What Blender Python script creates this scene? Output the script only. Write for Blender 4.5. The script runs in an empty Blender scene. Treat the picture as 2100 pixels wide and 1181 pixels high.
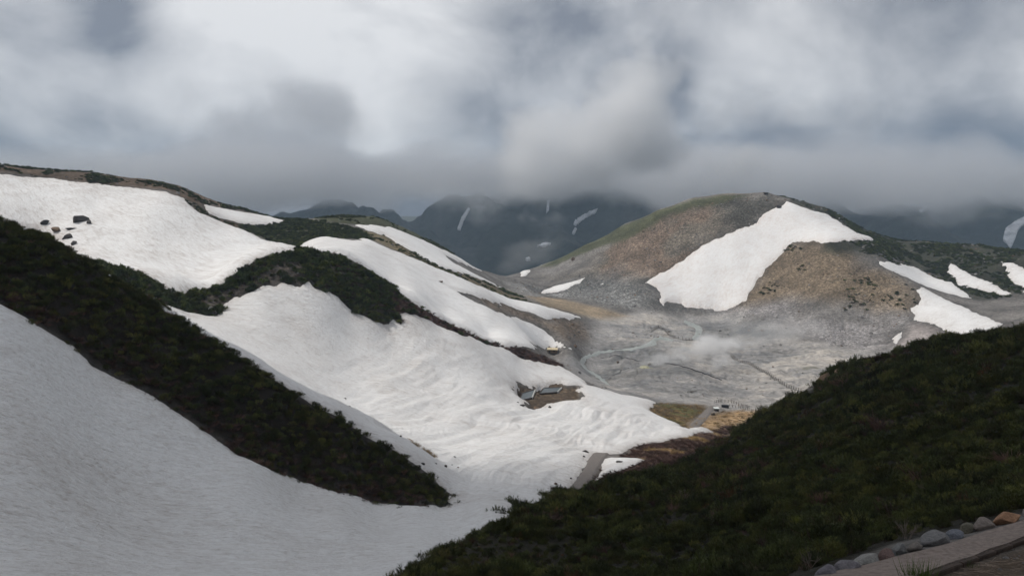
import bpy, bmesh, math, random
import numpy as np
from mathutils import Vector, Matrix

random.seed(7)
RNG = np.random.default_rng(11)
scene = bpy.context.scene
COL = scene.collection
R = math.radians

# ------------------------------------------------------------------ camera
FPX = 1575.0                                    # focal length in photo pixels (2100 wide)
PITCH = math.atan(160.5 / FPX)
cam_d = bpy.data.cameras.new('camera')
cam_d.lens = 27.0
cam_d.sensor_width = 36.0
cam_d.clip_start = 0.5
cam_d.clip_end = 60000
cam = bpy.data.objects.new('camera', cam_d)
cam.rotation_euler = (math.pi / 2 - PITCH, 0, 0)
COL.objects.link(cam)
scene.camera = cam

# ------------------------------------------------------------------ render
scene.render.engine = 'CYCLES'
cy = scene.cycles
cy.use_denoising = True
cy.max_bounces = 14
cy.use_adaptive_sampling = True
cy.adaptive_threshold = 0.03
cy.diffuse_bounces = 2
cy.glossy_bounces = 2
cy.transmission_bounces = 2
cy.volume_bounces = 12
cy.transparent_max_bounces = 8
cy.volume_step_rate = 3.0
cy.volume_max_steps = 256
vs = scene.view_settings
vs.view_transform = 'Standard'
vs.look = 'None'
vs.exposure = 0.15
vs.gamma = 1.0
vs.use_curve_mapping = False

# ------------------------------------------------------------------ sky and sun
SUN_EL, SUN_AZ = R(56), R(-70)                   # azimuth from the view axis (+Y), to the left
SUN_DIR = Vector((math.cos(SUN_EL) * math.sin(SUN_AZ), math.cos(SUN_EL) * math.cos(SUN_AZ), math.sin(SUN_EL)))
world = bpy.data.worlds.new('World')
scene.world = world
world.use_nodes = True
wn, wl = world.node_tree.nodes, world.node_tree.links
wn.clear()
def N(nodes, kind, **kw):
    n = nodes.new(kind)
    for k, v in kw.items():
        if k.startswith('i_'):
            n.inputs[k[2:].replace('_', ' ')].default_value = v
        else:
            setattr(n, k, v)
    return n
w_out = N(wn, 'ShaderNodeOutputWorld')
w_sky = N(wn, 'ShaderNodeTexSky', sky_type='NISHITA', sun_disc=False, sun_elevation=SUN_EL, sun_rotation=SUN_AZ, altitude=2300)
w_b1 = N(wn, 'ShaderNodeBackground')
w_b1.inputs['Strength'].default_value = 0.08
wl.new(w_sky.outputs[0], w_b1.inputs[0])
w_tc = N(wn, 'ShaderNodeTexCoord')
# overcast deck: fractal cloud over the whole dome, duller towards the horizon
w_map = N(wn, 'ShaderNodeMapping')
w_map.inputs['Scale'].default_value = (1.0, 1.0, 1.45)
w_map.inputs['Location'].default_value = (0.35, 0.0, 0.15)
wl.new(w_tc.outputs['Generated'], w_map.inputs[0])
w_n1 = N(wn, 'ShaderNodeTexNoise')
w_n1.inputs['Scale'].default_value = 4.6
w_n1.inputs['Detail'].default_value = 8
w_n1.inputs['Roughness'].default_value = 0.54
w_n1.inputs['Distortion'].default_value = 0.3
wl.new(w_map.outputs[0], w_n1.inputs['Vector'])
def w_math(op, a, b):
    m = N(wn, 'ShaderNodeMath', operation=op)
    for i, v in enumerate((a, b)):
        if isinstance(v, bpy.types.NodeSocket): wl.new(v, m.inputs[i])
        else: m.inputs[i].default_value = v
    return m.outputs[0]
w_fac = w_n1.outputs['Fac']
for (du, dv, rad, wt) in ((270, 160, 0.18, 0.10), (640, 90, 0.34, 0.14), (60, 60, 0.12, 0.10), (800, 230, 0.15, 0.12), (235, 45, 0.075, -0.26), (1000, 130, 0.10, -0.10), (1110, 90, 0.12, -0.08),
                          (1200, 280, 0.14, 0.22), (1320, 230, 0.07, 0.10), (1365, 190, 0.055, -0.30), (1375, 120, 0.05, -0.10), (1480, 110, 0.14, 0.10), (1650, 160, 0.20, 0.10),
                          (1950, 120, 0.25, -0.04), (1650, 330, 0.13, -0.14), (2000, 330, 0.16, -0.10), (480, 350, 0.14, -0.10)):
    bb = Vector(((du - 1050) / FPX, 1.0, -(dv - 590.5) / FPX))
    bb = (Matrix.Rotation(-PITCH, 3, 'X') @ bb).normalized()
    vd = N(wn, 'ShaderNodeVectorMath', operation='DISTANCE')
    wl.new(w_tc.outputs['Generated'], vd.inputs[0]); vd.inputs[1].default_value = bb
    mr = N(wn, 'ShaderNodeMapRange', interpolation_type='SMOOTHSTEP')
    mr.inputs['From Min'].default_value = rad; mr.inputs['From Max'].default_value = 0.0
    mr.inputs['To Min'].default_value = 0.0; mr.inputs['To Max'].default_value = wt
    wl.new(vd.outputs['Value'], mr.inputs['Value'])
    w_fac = w_math('ADD', w_fac, mr.outputs[0])
w_r1 = N(wn, 'ShaderNodeValToRGB')
w_r1.color_ramp.elements[0].position = 0.36
w_r1.color_ramp.elements[0].color = (0.21, 0.226, 0.262, 1)
w_r1.color_ramp.elements[1].position = 0.78
w_r1.color_ramp.elements[1].color = (0.80, 0.80, 0.805, 1)
wl.new(w_fac, w_r1.inputs[0])
w_sep = N(wn, 'ShaderNodeSeparateXYZ')
wl.new(w_tc.outputs['Generated'], w_sep.inputs[0])
w_el = N(wn, 'ShaderNodeMapRange', interpolation_type='SMOOTHSTEP')
w_el.inputs['From Min'].default_value = -0.02
w_el.inputs['From Max'].default_value = 0.17
wl.new(w_math('ADD', w_sep.outputs['Z'], w_math('MULTIPLY', w_math('SUBTRACT', w_fac, 0.5), 0.36)), w_el.inputs['Value'])
w_mx = N(wn, 'ShaderNodeMix', data_type='RGBA')
w_mx.inputs['A'].default_value = (0.105, 0.125, 0.172, 1)
wl.new(w_el.outputs[0], w_mx.inputs['Factor'])
wl.new(w_r1.outputs[0], w_mx.inputs['B'])
# an overcast dome brightens towards the zenith
w_cie = w_math('ADD', w_math('MULTIPLY', w_sep.outputs['Z'], 0.30), 0.90)
w_b2 = N(wn, 'ShaderNodeBackground')
wl.new(w_cie, w_b2.inputs['Strength'])
wl.new(w_mx.outputs['Result'], w_b2.inputs[0])
w_mix = N(wn, 'ShaderNodeMixShader')
w_mix.inputs[0].default_value = 0.92
wl.new(w_b1.outputs[0], w_mix.inputs[1])
wl.new(w_b2.outputs[0], w_mix.inputs[2])
wl.new(w_mix.outputs[0], w_out.inputs[0])

sun_d = bpy.data.lights.new('sun', 'SUN')
sun_d.energy = 2.4
sun_d.angle = R(3.0)
sun_d.color = (1.0, 0.94, 0.86)
sun = bpy.data.objects.new('sun', sun_d)
sun.rotation_euler = (-SUN_DIR).to_track_quat('-Z', 'Y').to_euler()
sun.location = (0, 0, 500)
COL.objects.link(sun)

# ------------------------------------------------------------------ helpers
def tag(o, label=None, cat=None, group=None, kind=None):
    if label: o['label'] = label
    if cat: o['category'] = cat
    if group: o['group'] = group
    if kind: o['kind'] = kind
    return o
def link(name, me, mat=None, parent=None):
    o = bpy.data.objects.new(name, me)
    COL.objects.link(o)
    if mat is not None and me is not None and not me.materials:
        me.materials.append(mat)
    if parent is not None:
        o.parent = parent
    return o
def empty(name, loc, rz=0.0):
    o = bpy.data.objects.new(name, None)
    o.location = loc
    o.rotation_euler = (0, 0, rz)
    o.empty_display_size = 0.2
    COL.objects.link(o)
    return o
def np_mesh(name, V, F, smooth=True, attrs=None):
    """V (n,3), F (m,k) numpy -> mesh; attrs: name -> (n,) float or (n,3) colour"""
    me = bpy.data.meshes.new(name)
    V = np.ascontiguousarray(V, np.float32); F = np.ascontiguousarray(F, np.int32)
    k = F.shape[1]
    me.vertices.add(len(V)); me.vertices.foreach_set('co', V.ravel())
    me.loops.add(F.size); me.loops.foreach_set('vertex_index', F.ravel())
    me.polygons.add(len(F)); me.polygons.foreach_set('loop_start', np.arange(0, F.size, k, dtype=np.int32))
    me.polygons.foreach_set('use_smooth', np.full(len(F), smooth, bool))
    me.update(calc_edges=True)
    for an, a in (attrs or {}).items():
        a = np.asarray(a, np.float32)
        if a.ndim == 1:
            me.attributes.new(an, 'FLOAT', 'POINT').data.foreach_set('value', a)
        else:
            c = np.ones((len(a), 4), np.float32); c[:, :3] = a
            me.attributes.new(an, 'FLOAT_COLOR', 'POINT').data.foreach_set('color', c.ravel())
    return me

def _hash(ix, iy, seed):
    h = (ix.astype(np.int64) * 374761393 + iy.astype(np.int64) * 668265263 + seed * 144665) & 0x7fffffff
    h = ((h ^ (h >> 13)) * 1274126177) & 0x7fffffff
    return ((h ^ (h >> 16)) & 0xffff) / 65535.0
def vnoise(x, y, seed=0):
    ix, iy = np.floor(x), np.floor(y)
    fx, fy = x - ix, y - iy
    fx = fx * fx * fx * (fx * (fx * 6 - 15) + 10); fy = fy * fy * fy * (fy * (fy * 6 - 15) + 10)
    ix = ix.astype(np.int64); iy = iy.astype(np.int64)
    a, b = _hash(ix, iy, seed), _hash(ix + 1, iy, seed)
    c, d = _hash(ix, iy + 1, seed), _hash(ix + 1, iy + 1, seed)
    return (a + (b - a) * fx) * (1 - fy) + (c + (d - c) * fx) * fy - 0.5
def fbm(x, y, wl, octs=4, gain=0.5, seed=0):
    t, amp = 0.0, 1.0
    for o in range(octs):
        c, s = math.cos(o * 1.1 + .3), math.sin(o * 1.1 + .3)
        t = t + amp * vnoise((x * c - y * s) / wl + 17.3 * o, (x * s + y * c) / wl - 9.1 * o, seed + o)
        wl *= 0.5; amp *= gain
    return t
def sstep(a, b, x):
    t = np.clip((x - a) / (b - a), 0, 1)
    return t * t * (3 - 2 * t)

# ------------------------------------------------------------------ the lie of the land
CP, SP = math.cos(PITCH), math.sin(PITCH)
def ray(u, v):
    """bearing line of a surveyed point: (x, z) per metre of depth y"""
    a = (np.asarray(u, float) - 1050) / FPX; b = -(np.asarray(v, float) - 590.5) / FPX
    y = CP + b * SP
    return a / y, (b * CP - SP) / y
CT = []                                           # survey of ground points (x, y, z)
def S(dz, *pts):                                  # dz: cover height to take off
    for u, v, d in pts:
        x, z = ray(u, v)
        CT.append((x * d, d, z * d + dz))
def line(dz, pts, n=3):
    for (p, q) in zip(pts[:-1], pts[1:]):
        for i in range(n):
            t = i / n
            S(dz, [p[k] + (q[k] - p[k]) * t for k in range(3)])
    S(dz, pts[-1])
def Hd(*pts):                                     # hidden ground: (u of its bearing at eye level, depth, z)
    for u, d, z in pts:
        x, _ = ray(u, 430)
        CT.append((float(x) * d, d, z))
# near ground under the viewer
Hd((-300, 4, -2.2), (300, 4, -2.4), (1050, 4, -2.4), (1800, 4, -2.2), (2400, 4, -2.0),
   (-300, 12, -8.5), (300, 12, -8.5), (1000, 12, -7.5), (0, 25, -15.5), (500, 25, -15), (900, 22, -12))
# near left snow gully
S(0, (0, 1181, 50), (0, 1040, 62), (0, 900, 75), (0, 750, 88), (0, 625, 100), (-250, 1100, 52), (-250, 800, 80), (-250, 600, 100),
  (250, 1181, 58), (250, 1000, 82), (250, 850, 98), (250, 775, 106), (500, 1181, 66), (500, 1060, 85), (500, 960, 100),
  (700, 1181, 72), (700, 1080, 92), (700, 1020, 108), (850, 1120, 88), (850, 1060, 107), (1000, 1050, 112), (1000, 1000, 140))
# left ridge
line(-1.0, [(-250, 310, 132), (0, 440, 130), (100, 480, 129), (200, 542, 128), (400, 680, 126), (600, 812, 125), (800, 932, 123), (880, 985, 121), (915, 1025, 119)], 2)
line(0, [(0, 630, 101), (150, 712, 104), (240, 772, 106), (350, 835, 106), (480, 922, 106), (620, 990, 109), (780, 1030, 114), (900, 1036, 118)], 1)
Hd((0, 165, -14), (200, 160, -22), (400, 158, -29), (600, 155, -38), (800, 150, -45), (0, 200, -20), (-250, 170, -5), (-250, 215, -8))
# middle ridge
line(-0.8, [(200, 545, 235), (300, 565, 252), (430, 579, 272), (500, 532, 285), (560, 515, 291), (620, 512, 296), (700, 530, 301), (760, 563, 306), (800, 585, 310), (900, 640, 322), (1000, 693, 338), (1080, 722, 352), (1140, 738, 370)], 2)
S(0, (240, 595, 232), (380, 640, 240), (450, 650, 245), (480, 612, 262), (580, 575, 276), (635, 574, 280), (720, 645, 280), (800, 668, 290), (900, 668, 312), (1000, 708, 330), (1070, 737, 344))
Hd((200, 275, -23), (430, 300, -29), (620, 330, -22), (800, 345, -37), (900, 352, -50), (1000, 368, -62))
# middle snowfield and basin
S(0, (300, 640, 195), (450, 700, 212), (600, 700, 245), (600, 780, 205), (700, 860, 184), (800, 900, 175), (700, 700, 262), (800, 800, 235), (900, 950, 156), (900, 800, 250),
  (1000, 900, 196), (1000, 800, 268), (1000, 950, 165), (1100, 750, 345), (1190, 780, 342), (1060, 795, 300), (1130, 812, 302), (1190, 800, 318), (1100, 900, 202), (1100, 960, 165),
  (1200, 900, 215), (1200, 850, 262), (1300, 830, 330), (1300, 880, 250), (1390, 870, 300), (1440, 885, 290), (1220, 950, 178), (1180, 1000, 150), (1330, 930, 195))
# right near slope
line(-0.9, [(810, 1190, 39), (1000, 1066, 62), (1130, 1016, 85), (1250, 990, 108), (1360, 962, 135), (1450, 918, 160), (1540, 865, 182), (1600, 834, 190), (1680, 795, 192), (1705, 768, 188), (1760, 748, 180), (1850, 722, 168), (1950, 694, 156), (2100, 668, 140), (2300, 645, 120)], 2)
S(-0.9, (2100, 800, 75), (2100, 900, 46), (2100, 970, 33), (1800, 850, 92), (1800, 900, 70), (1800, 1000, 42), (1700, 1080, 27), (1500, 950, 100), (1500, 1050, 52), (1500, 1150, 29),
  (1300, 1050, 68), (1300, 1150, 38), (1100, 1100, 57), (1100, 1170, 42), (950, 1140, 49), (1900, 780, 105), (1650, 860, 128), (1900, 1030, 29), (2300, 900, 40))
S(0, (1700, 1172, 15.0), (1900, 1125, 16.0), (2090, 1080, 17.0), (2200, 1060, 17.5), (1800, 1170, 14.6), (2000, 1140, 15.2), (2100, 1120, 15.6))
S(-0.2, (2060, 1181, 12.6), (2200, 1150, 13.0))
Hd((1000, 85, -39), (1130, 115, -47), (830, 62, -31.5), (1600, 240, -75), (1700, 240, -74), (1850, 230, -68), (2100, 210, -55), (1540, 235, -77), (1450, 205, -66), (2300, 200, -45),
   (1600, 300, -97), (1800, 320, -97), (2050, 320, -90))
S(0, (1400, 935, 185), (1300, 960, 165), (1440, 905, 225))
# valley floor with the vents
S(0, (1500, 835, 395), (1430, 835, 385), (1400, 800, 415), (1300, 790, 420), (1350, 830, 370), (1480, 860, 345), (1560, 842, 380), (1200, 745, 480), (1190, 770, 420), (1250, 690, 560),
  (1300, 720, 512), (1450, 750, 480), (1450, 790, 430), (1430, 680, 605), (1600, 760, 475), (1600, 800, 425), (1650, 700, 560), (1700, 740, 500), (1400, 645, 680), (1560, 660, 630), (1290, 645, 650),
  (1180, 700, 510), (1220, 640, 640), (1150, 605, 740), (1830, 730, 500), (1140, 725, 470), (1100, 720, 450))
# left upper slopes
S(0, (430, 572, 318), (350, 542, 345), (250, 520, 350), (100, 480, 375), (160, 460, 385), (300, 450, 398), (300, 410, 440), (200, 420, 425), (0, 430, 380), (0, 390, 410), (0, 357, 430), (200, 378, 452), (340, 392, 462),
  (400, 430, 445), (450, 455, 452), (500, 480, 430), (600, 505, 420), (500, 520, 375), (-250, 380, 370), (-250, 310, 430))
line(-0.7, [(-250, 300, 475), (0, 336, 480), (140, 350, 490), (300, 366, 500), (370, 380, 508), (420, 402, 520), (500, 427, 545), (600, 449, 565), (640, 448, 590), (700, 442, 610), (765, 443, 630), (850, 476, 665), (920, 516, 705), (1000, 556, 780)], 1)
S(0, (500, 440, 505), (585, 455, 525), (560, 470, 490), (640, 480, 470), (700, 470, 500), (740, 488, 470), (620, 500, 430), (660, 500, 405), (750, 505, 420), (700, 530, 345), (850, 560, 415), (850, 600, 350), (900, 580, 425), (950, 590, 440), (1000, 620, 440), (1000, 660, 385),
  (1080, 690, 420), (1150, 700, 478), (1170, 715, 470), (1100, 640, 520), (1190, 650, 590), (1050, 610, 560), (800, 470, 570), (900, 525, 580), (850, 510, 530), (1000, 575, 650), (1040, 595, 700), (960, 550, 640), (1080, 590, 740), (1040, 567, 850), (1060, 562, 900))
# right hill
S(0, (1110, 600, 765), (1207, 566, 810), (1330, 585, 725), (1250, 580, 770), (1475, 640, 690), (1400, 622, 705), (1540, 600, 700), (1600, 520, 745), (1613, 500, 755), (1450, 520, 770), (1500, 560, 735), (1555, 458, 800), (1620, 415, 832), (1700, 450, 810), (1790, 494, 770),
  (1350, 500, 830), (1450, 440, 850), (1250, 540, 840), (1150, 560, 860))
line(0, [(1075, 556, 960), (1120, 540, 975), (1200, 502, 955), (1280, 462, 925), (1350, 432, 905), (1420, 411, 890), (1480, 402, 880), (1570, 396, 862), (1610, 408, 852), (1700, 430, 850), (1740, 455, 850), (1800, 482, 850), (1900, 497, 832), (2000, 502, 805), (2100, 515, 760), (2300, 535, 700)], 1)
S(0, (1640, 499, 745), (1700, 510, 705), (1800, 545, 665), (1880, 598, 622), (1870, 640, 590), (1850, 665, 570), (1700, 620, 630), (1700, 560, 672), (1600, 580, 690), (1620, 640, 640), (1780, 640, 610), (1850, 700, 530), (1950, 640, 565), (2050, 662, 520), (1960, 690, 505), (2100, 640, 540), (2300, 640, 480),
  (1860, 540, 745), (1900, 575, 705), (1980, 600, 665), (2040, 590, 670), (2090, 610, 630), (1960, 560, 720), (2080, 560, 690), (2300, 590, 600))
# ground falling away behind the skyline
Hd((-300, 560, 22), (0, 570, 20), (300, 600, 4), (600, 680, -28), (760, 740, -32), (900, 800, -70), (1050, 1080, -110), (1200, 1060, -75), (1350, 1010, -30), (1570, 960, -5), (1750, 960, -35), (1950, 930, -60), (2100, 880, -70), (2400, 820, -70))
Hd(*[(u, 1350, -290) for u in range(-300, 2500, 300)])
Hd(*[(u, 1000, -150) for u in (-300, 0, 300, 600, 850)])
CT = np.array(CT)
KB = 0.32
def _ab(x, y):
    return np.arctan2(x, y), KB * np.log(np.hypot(x, y))
_ca, _cb = _ab(CT[:, 0], CT[:, 1])
_cs = CT[:, 2] / np.hypot(CT[:, 0], CT[:, 1])
def _phi(d2):
    return 0.5 * d2 * np.log(d2 + 1e-12)
def _fit():
    n = len(_ca)
    K = _phi((_ca[:, None] - _ca) ** 2 + (_cb[:, None] - _cb) ** 2) + np.eye(n) * 2e-5
    P = np.c_[np.ones(n), _ca, _cb]
    A = np.block([[K, P], [P.T, np.zeros((3, 3))]])
    return np.linalg.solve(A, np.r_[_cs, 0, 0, 0])
_W = _fit()
def _eval(a, b):
    out = np.empty(a.size); n = len(_ca)
    for i in range(0, a.size, 20000):
        aa, bb = a[i:i + 20000], b[i:i + 20000]
        d2 = (aa[:, None] - _ca) ** 2 + (bb[:, None] - _cb) ** 2
        out[i:i + 20000] = _phi(d2) @ _W[:n] + _W[n] + _W[n + 1] * aa + _W[n + 2] * bb
    return out
# fan of ground cells around the viewpoint, finer close by
AZ = np.radians(np.r_[np.linspace(-80, -38, 22)[:-1], np.linspace(-38, 38, 780), np.linspace(38, 80, 22)[1:]])
RR = np.exp(np.linspace(math.log(4.0), math.log(1400.0), 760))
NA, NR = len(AZ), len(RR)
_az_c = np.linspace(-R(38), R(38), 261); _lr_c = np.linspace(math.log(4.0), math.log(1400.0), 381)
_coarse = _eval(*[g.ravel() for g in np.meshgrid(_az_c, KB * _lr_c, indexing='ij')]).reshape(261, 381)
def _cub(t):
    return np.stack([-.5 * t + t * t - .5 * t ** 3, 1 - 2.5 * t * t + 1.5 * t ** 3, .5 * t + 2 * t * t - 1.5 * t ** 3, -.5 * t * t + .5 * t ** 3])
def slope_at(az, lr):
    fa = np.clip((az + R(38)) / R(76), 0, 1) * 260; fb = np.clip((lr - _lr_c[0]) / (_lr_c[-1] - _lr_c[0]), 0, 1) * 380
    ia = np.clip(fa.astype(int), 1, 258); ib = np.clip(fb.astype(int), 1, 378)
    wa, wb = _cub(fa - ia), _cub(fb - ib)
    o = 0
    for i in range(4):
        for j in range(4):
            o = o + wa[i] * wb[j] * _coarse[ia + i - 1, ib + j - 1]
    return o
def base_z(x, y):
    x, y = np.asarray(x, float), np.asarray(y, float)
    r = np.hypot(x, y)
    return slope_at(np.arctan2(x, y), np.log(np.maximum(r, 4.0))) * r
def hit(u, v, dmin=5.0, dmax=1300.0):
    """where the sight line of a surveyed point meets the ground beyond dmin"""
    kx, kz = ray(u, v); kx, kz = float(kx), float(kz)
    d = np.exp(np.linspace(math.log(dmin), math.log(dmax), 900))
    g = kz * d - base_z(kx * d, d)
    above = g > 0
    c = np.where(above[:-1] & ~above[1:])[0]
    if len(c):
        i = c[0]; t = g[i] / (g[i] - g[i + 1]); dd = d[i] + t * (d[i + 1] - d[i])
    else:
        i = np.argmin(np.abs(g) / d); dd = d[i]
    return np.array((kx * dd, dd, kz * dd))
def outline(pts, dmin, dmax, step=12):
    P = []
    n = len(pts)
    for i in range(n):
        p, q = pts[i], pts[(i + 1) % n]
        m = max(1, int(math.hypot(q[0] - p[0], q[1] - p[1]) / step))
        d0 = p[2] if len(p) > 2 else dmin
        d1 = q[2] if len(q) > 2 else dmin
        for k in range(m):
            t = k / m
            P.append(hit(p[0] + (q[0] - p[0]) * t, p[1] + (q[1] - p[1]) * t, d0 + (d1 - d0) * t, dmax)[:2])
    return np.array(P)
GA, GR = np.meshgrid(AZ, RR, indexing='ij')
GX, GY = GR * np.sin(GA), GR * np.cos(GA)
GZ0 = slope_at(GA, np.log(GR)) * GR
def sdf(poly, pad):
    """signed distance (m, + inside) of every ground cell within pad of the outline; -1e3 elsewhere"""
    out = np.full(GX.shape, -1e3)
    lo, hi = poly.min(0) - pad, poly.max(0) + pad
    m = (GX > lo[0]) & (GX < hi[0]) & (GY > lo[1]) & (GY < hi[1])
    px, py = GX[m], GY[m]
    best = np.full(px.shape, 1e12); ins = np.zeros(px.shape, bool)
    n = len(poly)
    for i in range(n):
        ax, ay = poly[i]; bx, by = poly[(i + 1) % n]
        ex, ey = bx - ax, by - ay; L = ex * ex + ey * ey + 1e-12
        t = np.clip(((px - ax) * ex + (py - ay) * ey) / L, 0, 1)
        dx, dy = px - ax - t * ex, py - ay - t * ey
        np.minimum(best, dx * dx + dy * dy, out=best)
        if abs(ey) > 1e-9:
            c = ((ay > py) != (by > py)) & (px < ex * (py - ay) / ey + ax)
            ins ^= c
    s = np.sqrt(best)
    out[m] = np.where(ins, s, -s)
    return out

# ------------------------------------------------------------------ materials
def mat(name):
    m = bpy.data.materials.new(name)
    m.use_nodes = True
    n, l = m.node_tree.nodes, m.node_tree.links
    n.clear()
    out = n.new('ShaderNodeOutputMaterial')
    b = n.new('ShaderNodeBsdfPrincipled')
    l.new(b.outputs[0], out.inputs[0])
    return m, n, l, b
def tex(n, l, vec, scale, detail=4, rough=0.55, dist=0.0):
    t = n.new('ShaderNodeTexNoise')
    t.inputs['Scale'].default_value = scale
    t.inputs['Detail'].default_value = detail
    t.inputs['Roughness'].default_value = rough
    t.inputs['Distortion'].default_value = dist
    if vec is not None: l.new(vec, t.inputs['Vector'])
    return t.outputs['Fac']
def ramp(n, l, fac, stops):
    r = n.new('ShaderNodeValToRGB')
    e = r.color_ramp.elements
    e[0].position, e[1].position = stops[0][0], stops[-1][0]
    c4 = lambda c: (c, c, c, 1) if isinstance(c, (int, float)) else (*c, 1)
    e[0].color, e[1].color = c4(stops[0][1]), c4(stops[-1][1])
    for p, c in stops[1:-1]:
        e.new(p).color = c4(c)
    l.new(fac, r.inputs[0])
    return r.outputs[0]
def mixc(n, l, fac, a, b, mode='MIX'):
    m = n.new('ShaderNodeMix'); m.data_type = 'RGBA'; m.blend_type = mode
    for sock, val in (('Factor', fac), ('A', a), ('B', b)):
        s = [i for i in m.inputs if i.name == sock and (i.type == 'RGBA' or sock == 'Factor' and i.type == 'VALUE')][0]
        if isinstance(val, bpy.types.NodeSocket): l.new(val, s)
        elif isinstance(val, (int, float)): s.default_value = val
        else: s.default_value = (*val, 1)
    return [o for o in m.outputs if o.type == 'RGBA'][0]
def math_(n, l, op, a, b=None, clamp=False):
    m = n.new('ShaderNodeMath'); m.operation = op; m.use_clamp = clamp
    for i, val in enumerate((a, b)):
        if val is None: continue
        if isinstance(val, bpy.types.NodeSocket): l.new(val, m.inputs[i])
        else: m.inputs[i].default_value = val
    return m.outputs[0]
def mapping(n, l, vec, scale=(1, 1, 1), rot=(0, 0, 0)):
    m = n.new('ShaderNodeMapping')
    m.vector_type = 'TEXTURE' if False else 'POINT'
    m.inputs['Scale'].default_value = scale
    m.inputs['Rotation'].default_value = rot
    l.new(vec, m.inputs['Vector'])
    return m.outputs[0]
def bump(n, l, b, h, dist, strength=1.0, prev=None):
    p = n.new('ShaderNodeBump')
    p.inputs['Strength'].default_value = strength
    p.inputs['Distance'].default_value = dist
    l.new(h, p.inputs['Height'])
    if prev is not None: l.new(prev, p.inputs['Normal'])
    if b is not None: l.new(p.outputs[0], b.inputs['Normal'])
    return p.outputs[0]
def attr(n, name, kind='GEOMETRY'):
    a = n.new('ShaderNodeAttribute'); a.attribute_name = name; a.attribute_type = kind
    return a
def plain(name, c, rough=0.8, var=0.25, scale=6.0, spec=0.3, bd=0.0, metal=0.0):
    m, n, l, b = mat(name)
    pos = n.new('ShaderNodeTexCoord').outputs['Object']
    f = tex(n, l, pos, scale, 5, 0.6)
    lo = tuple(x * (1 - var) for x in c); hi = tuple(min(1, x * (1 + var)) for x in c)
    l.new(ramp(n, l, f, [(0.3, lo), (0.7, hi)]), b.inputs['Base Color'])
    b.inputs['Roughness'].default_value = rough
    b.inputs['Specular IOR Level'].default_value = spec
    b.inputs['Metallic'].default_value = metal
    if bd: bump(n, l, b, f, bd)
    return m

def ground_material():
    m, n, l, b = mat('ground_soil')
    pos = n.new('ShaderNodeNewGeometry').outputs['Position']
    col = attr(n, 'col').outputs['Color']
    pale = attr(n, 'pale').outputs['Fac']          # bleached mud round the vents
    stony = attr(n, 'stony').outputs['Fac']
    n1 = tex(n, l, pos, 0.035, 6, 0.6, 0.4)
    n2 = tex(n, l, pos, 0.45, 6, 0.7)
    n3 = tex(n, l, pos, 3.0, 4, 0.65)
    c = mixc(n, l, 1.0, col, ramp(n, l, n1, [(0.32, 0.62), (0.5, 0.98), (0.68, 1.42)]), 'MULTIPLY')
    c = mixc(n, l, 1.0, c, ramp(n, l, n2, [(0.30, 0.55), (0.5, 1.0), (0.70, 1.5)]), 'MULTIPLY')
    c = mixc(n, l, 1.0, c, ramp(n, l, n3, [(0.3, 0.72), (0.7, 1.28)]), 'MULTIPLY')
    # mud flats: wandering stains of slate, cream and sulphur
    s0 = tex(n, l, mapping(n, l, pos, (0.009, 0.013, 0.01), (0, 0, 0.5)), 1.0, 7, 0.66, 0.35)
    s1 = tex(n, l, mapping(n, l, pos, (0.03, 0.052, 0.03), (0, 0, 0.5)), 1.0, 8, 0.74, 0.25)
    s2 = tex(n, l, pos, 0.22, 6, 0.68, 0.6)
    st0 = ramp(n, l, s0, [(0.36, (0.43, 0.455, 0.475)), (0.48, (0.78, 0.79, 0.80)), (0.56, (1.12, 1.10, 1.06)), (0.66, (1.32, 1.27, 1.20))])
    st = ramp(n, l, s1, [(0.34, (0.60, 0.62, 0.64)), (0.47, (0.92, 0.925, 0.93)), (0.55, (1.18, 1.15, 1.11)), (0.64, (0.82, 0.81, 0.78))])
    st2 = ramp(n, l, s2, [(0.32, 0.66), (0.5, 1.0), (0.66, 1.32)])
    c = mixc(n, l, pale, c, mixc(n, l, 1.0, mixc(n, l, 1.0, mixc(n, l, 1.0, col, st0, 'MULTIPLY'), st, 'MULTIPLY'), st2, 'MULTIPLY'))
    # loose stones on the scree
    vo = n.new('ShaderNodeTexVoronoi'); vo.feature = 'F1'
    vo.inputs['Scale'].default_value = 0.75
    l.new(pos, vo.inputs['Vector'])
    vc = ramp(n, l, vo.outputs['Color'], [(0.1, 0.45), (0.5, 0.95), (0.9, 1.75)])
    c = mixc(n, l, stony, c, mixc(n, l, 1.0, c, vc, 'MULTIPLY'))
    l.new(c, b.inputs['Base Color'])
    b.inputs['Roughness'].default_value = 0.93
    b.inputs['Specular IOR Level'].default_value = 0.15
    vd = math_(n, l, 'MULTIPLY', vo.outputs['Distance'], stony)
    nb = bump(n, l, None, n2, 1.1, 0.8)
    nb = bump(n, l, None, n3, 0.16, 0.7, nb)
    bump(n, l, b, vd, -0.7, 0.8, nb)
    return m

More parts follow.
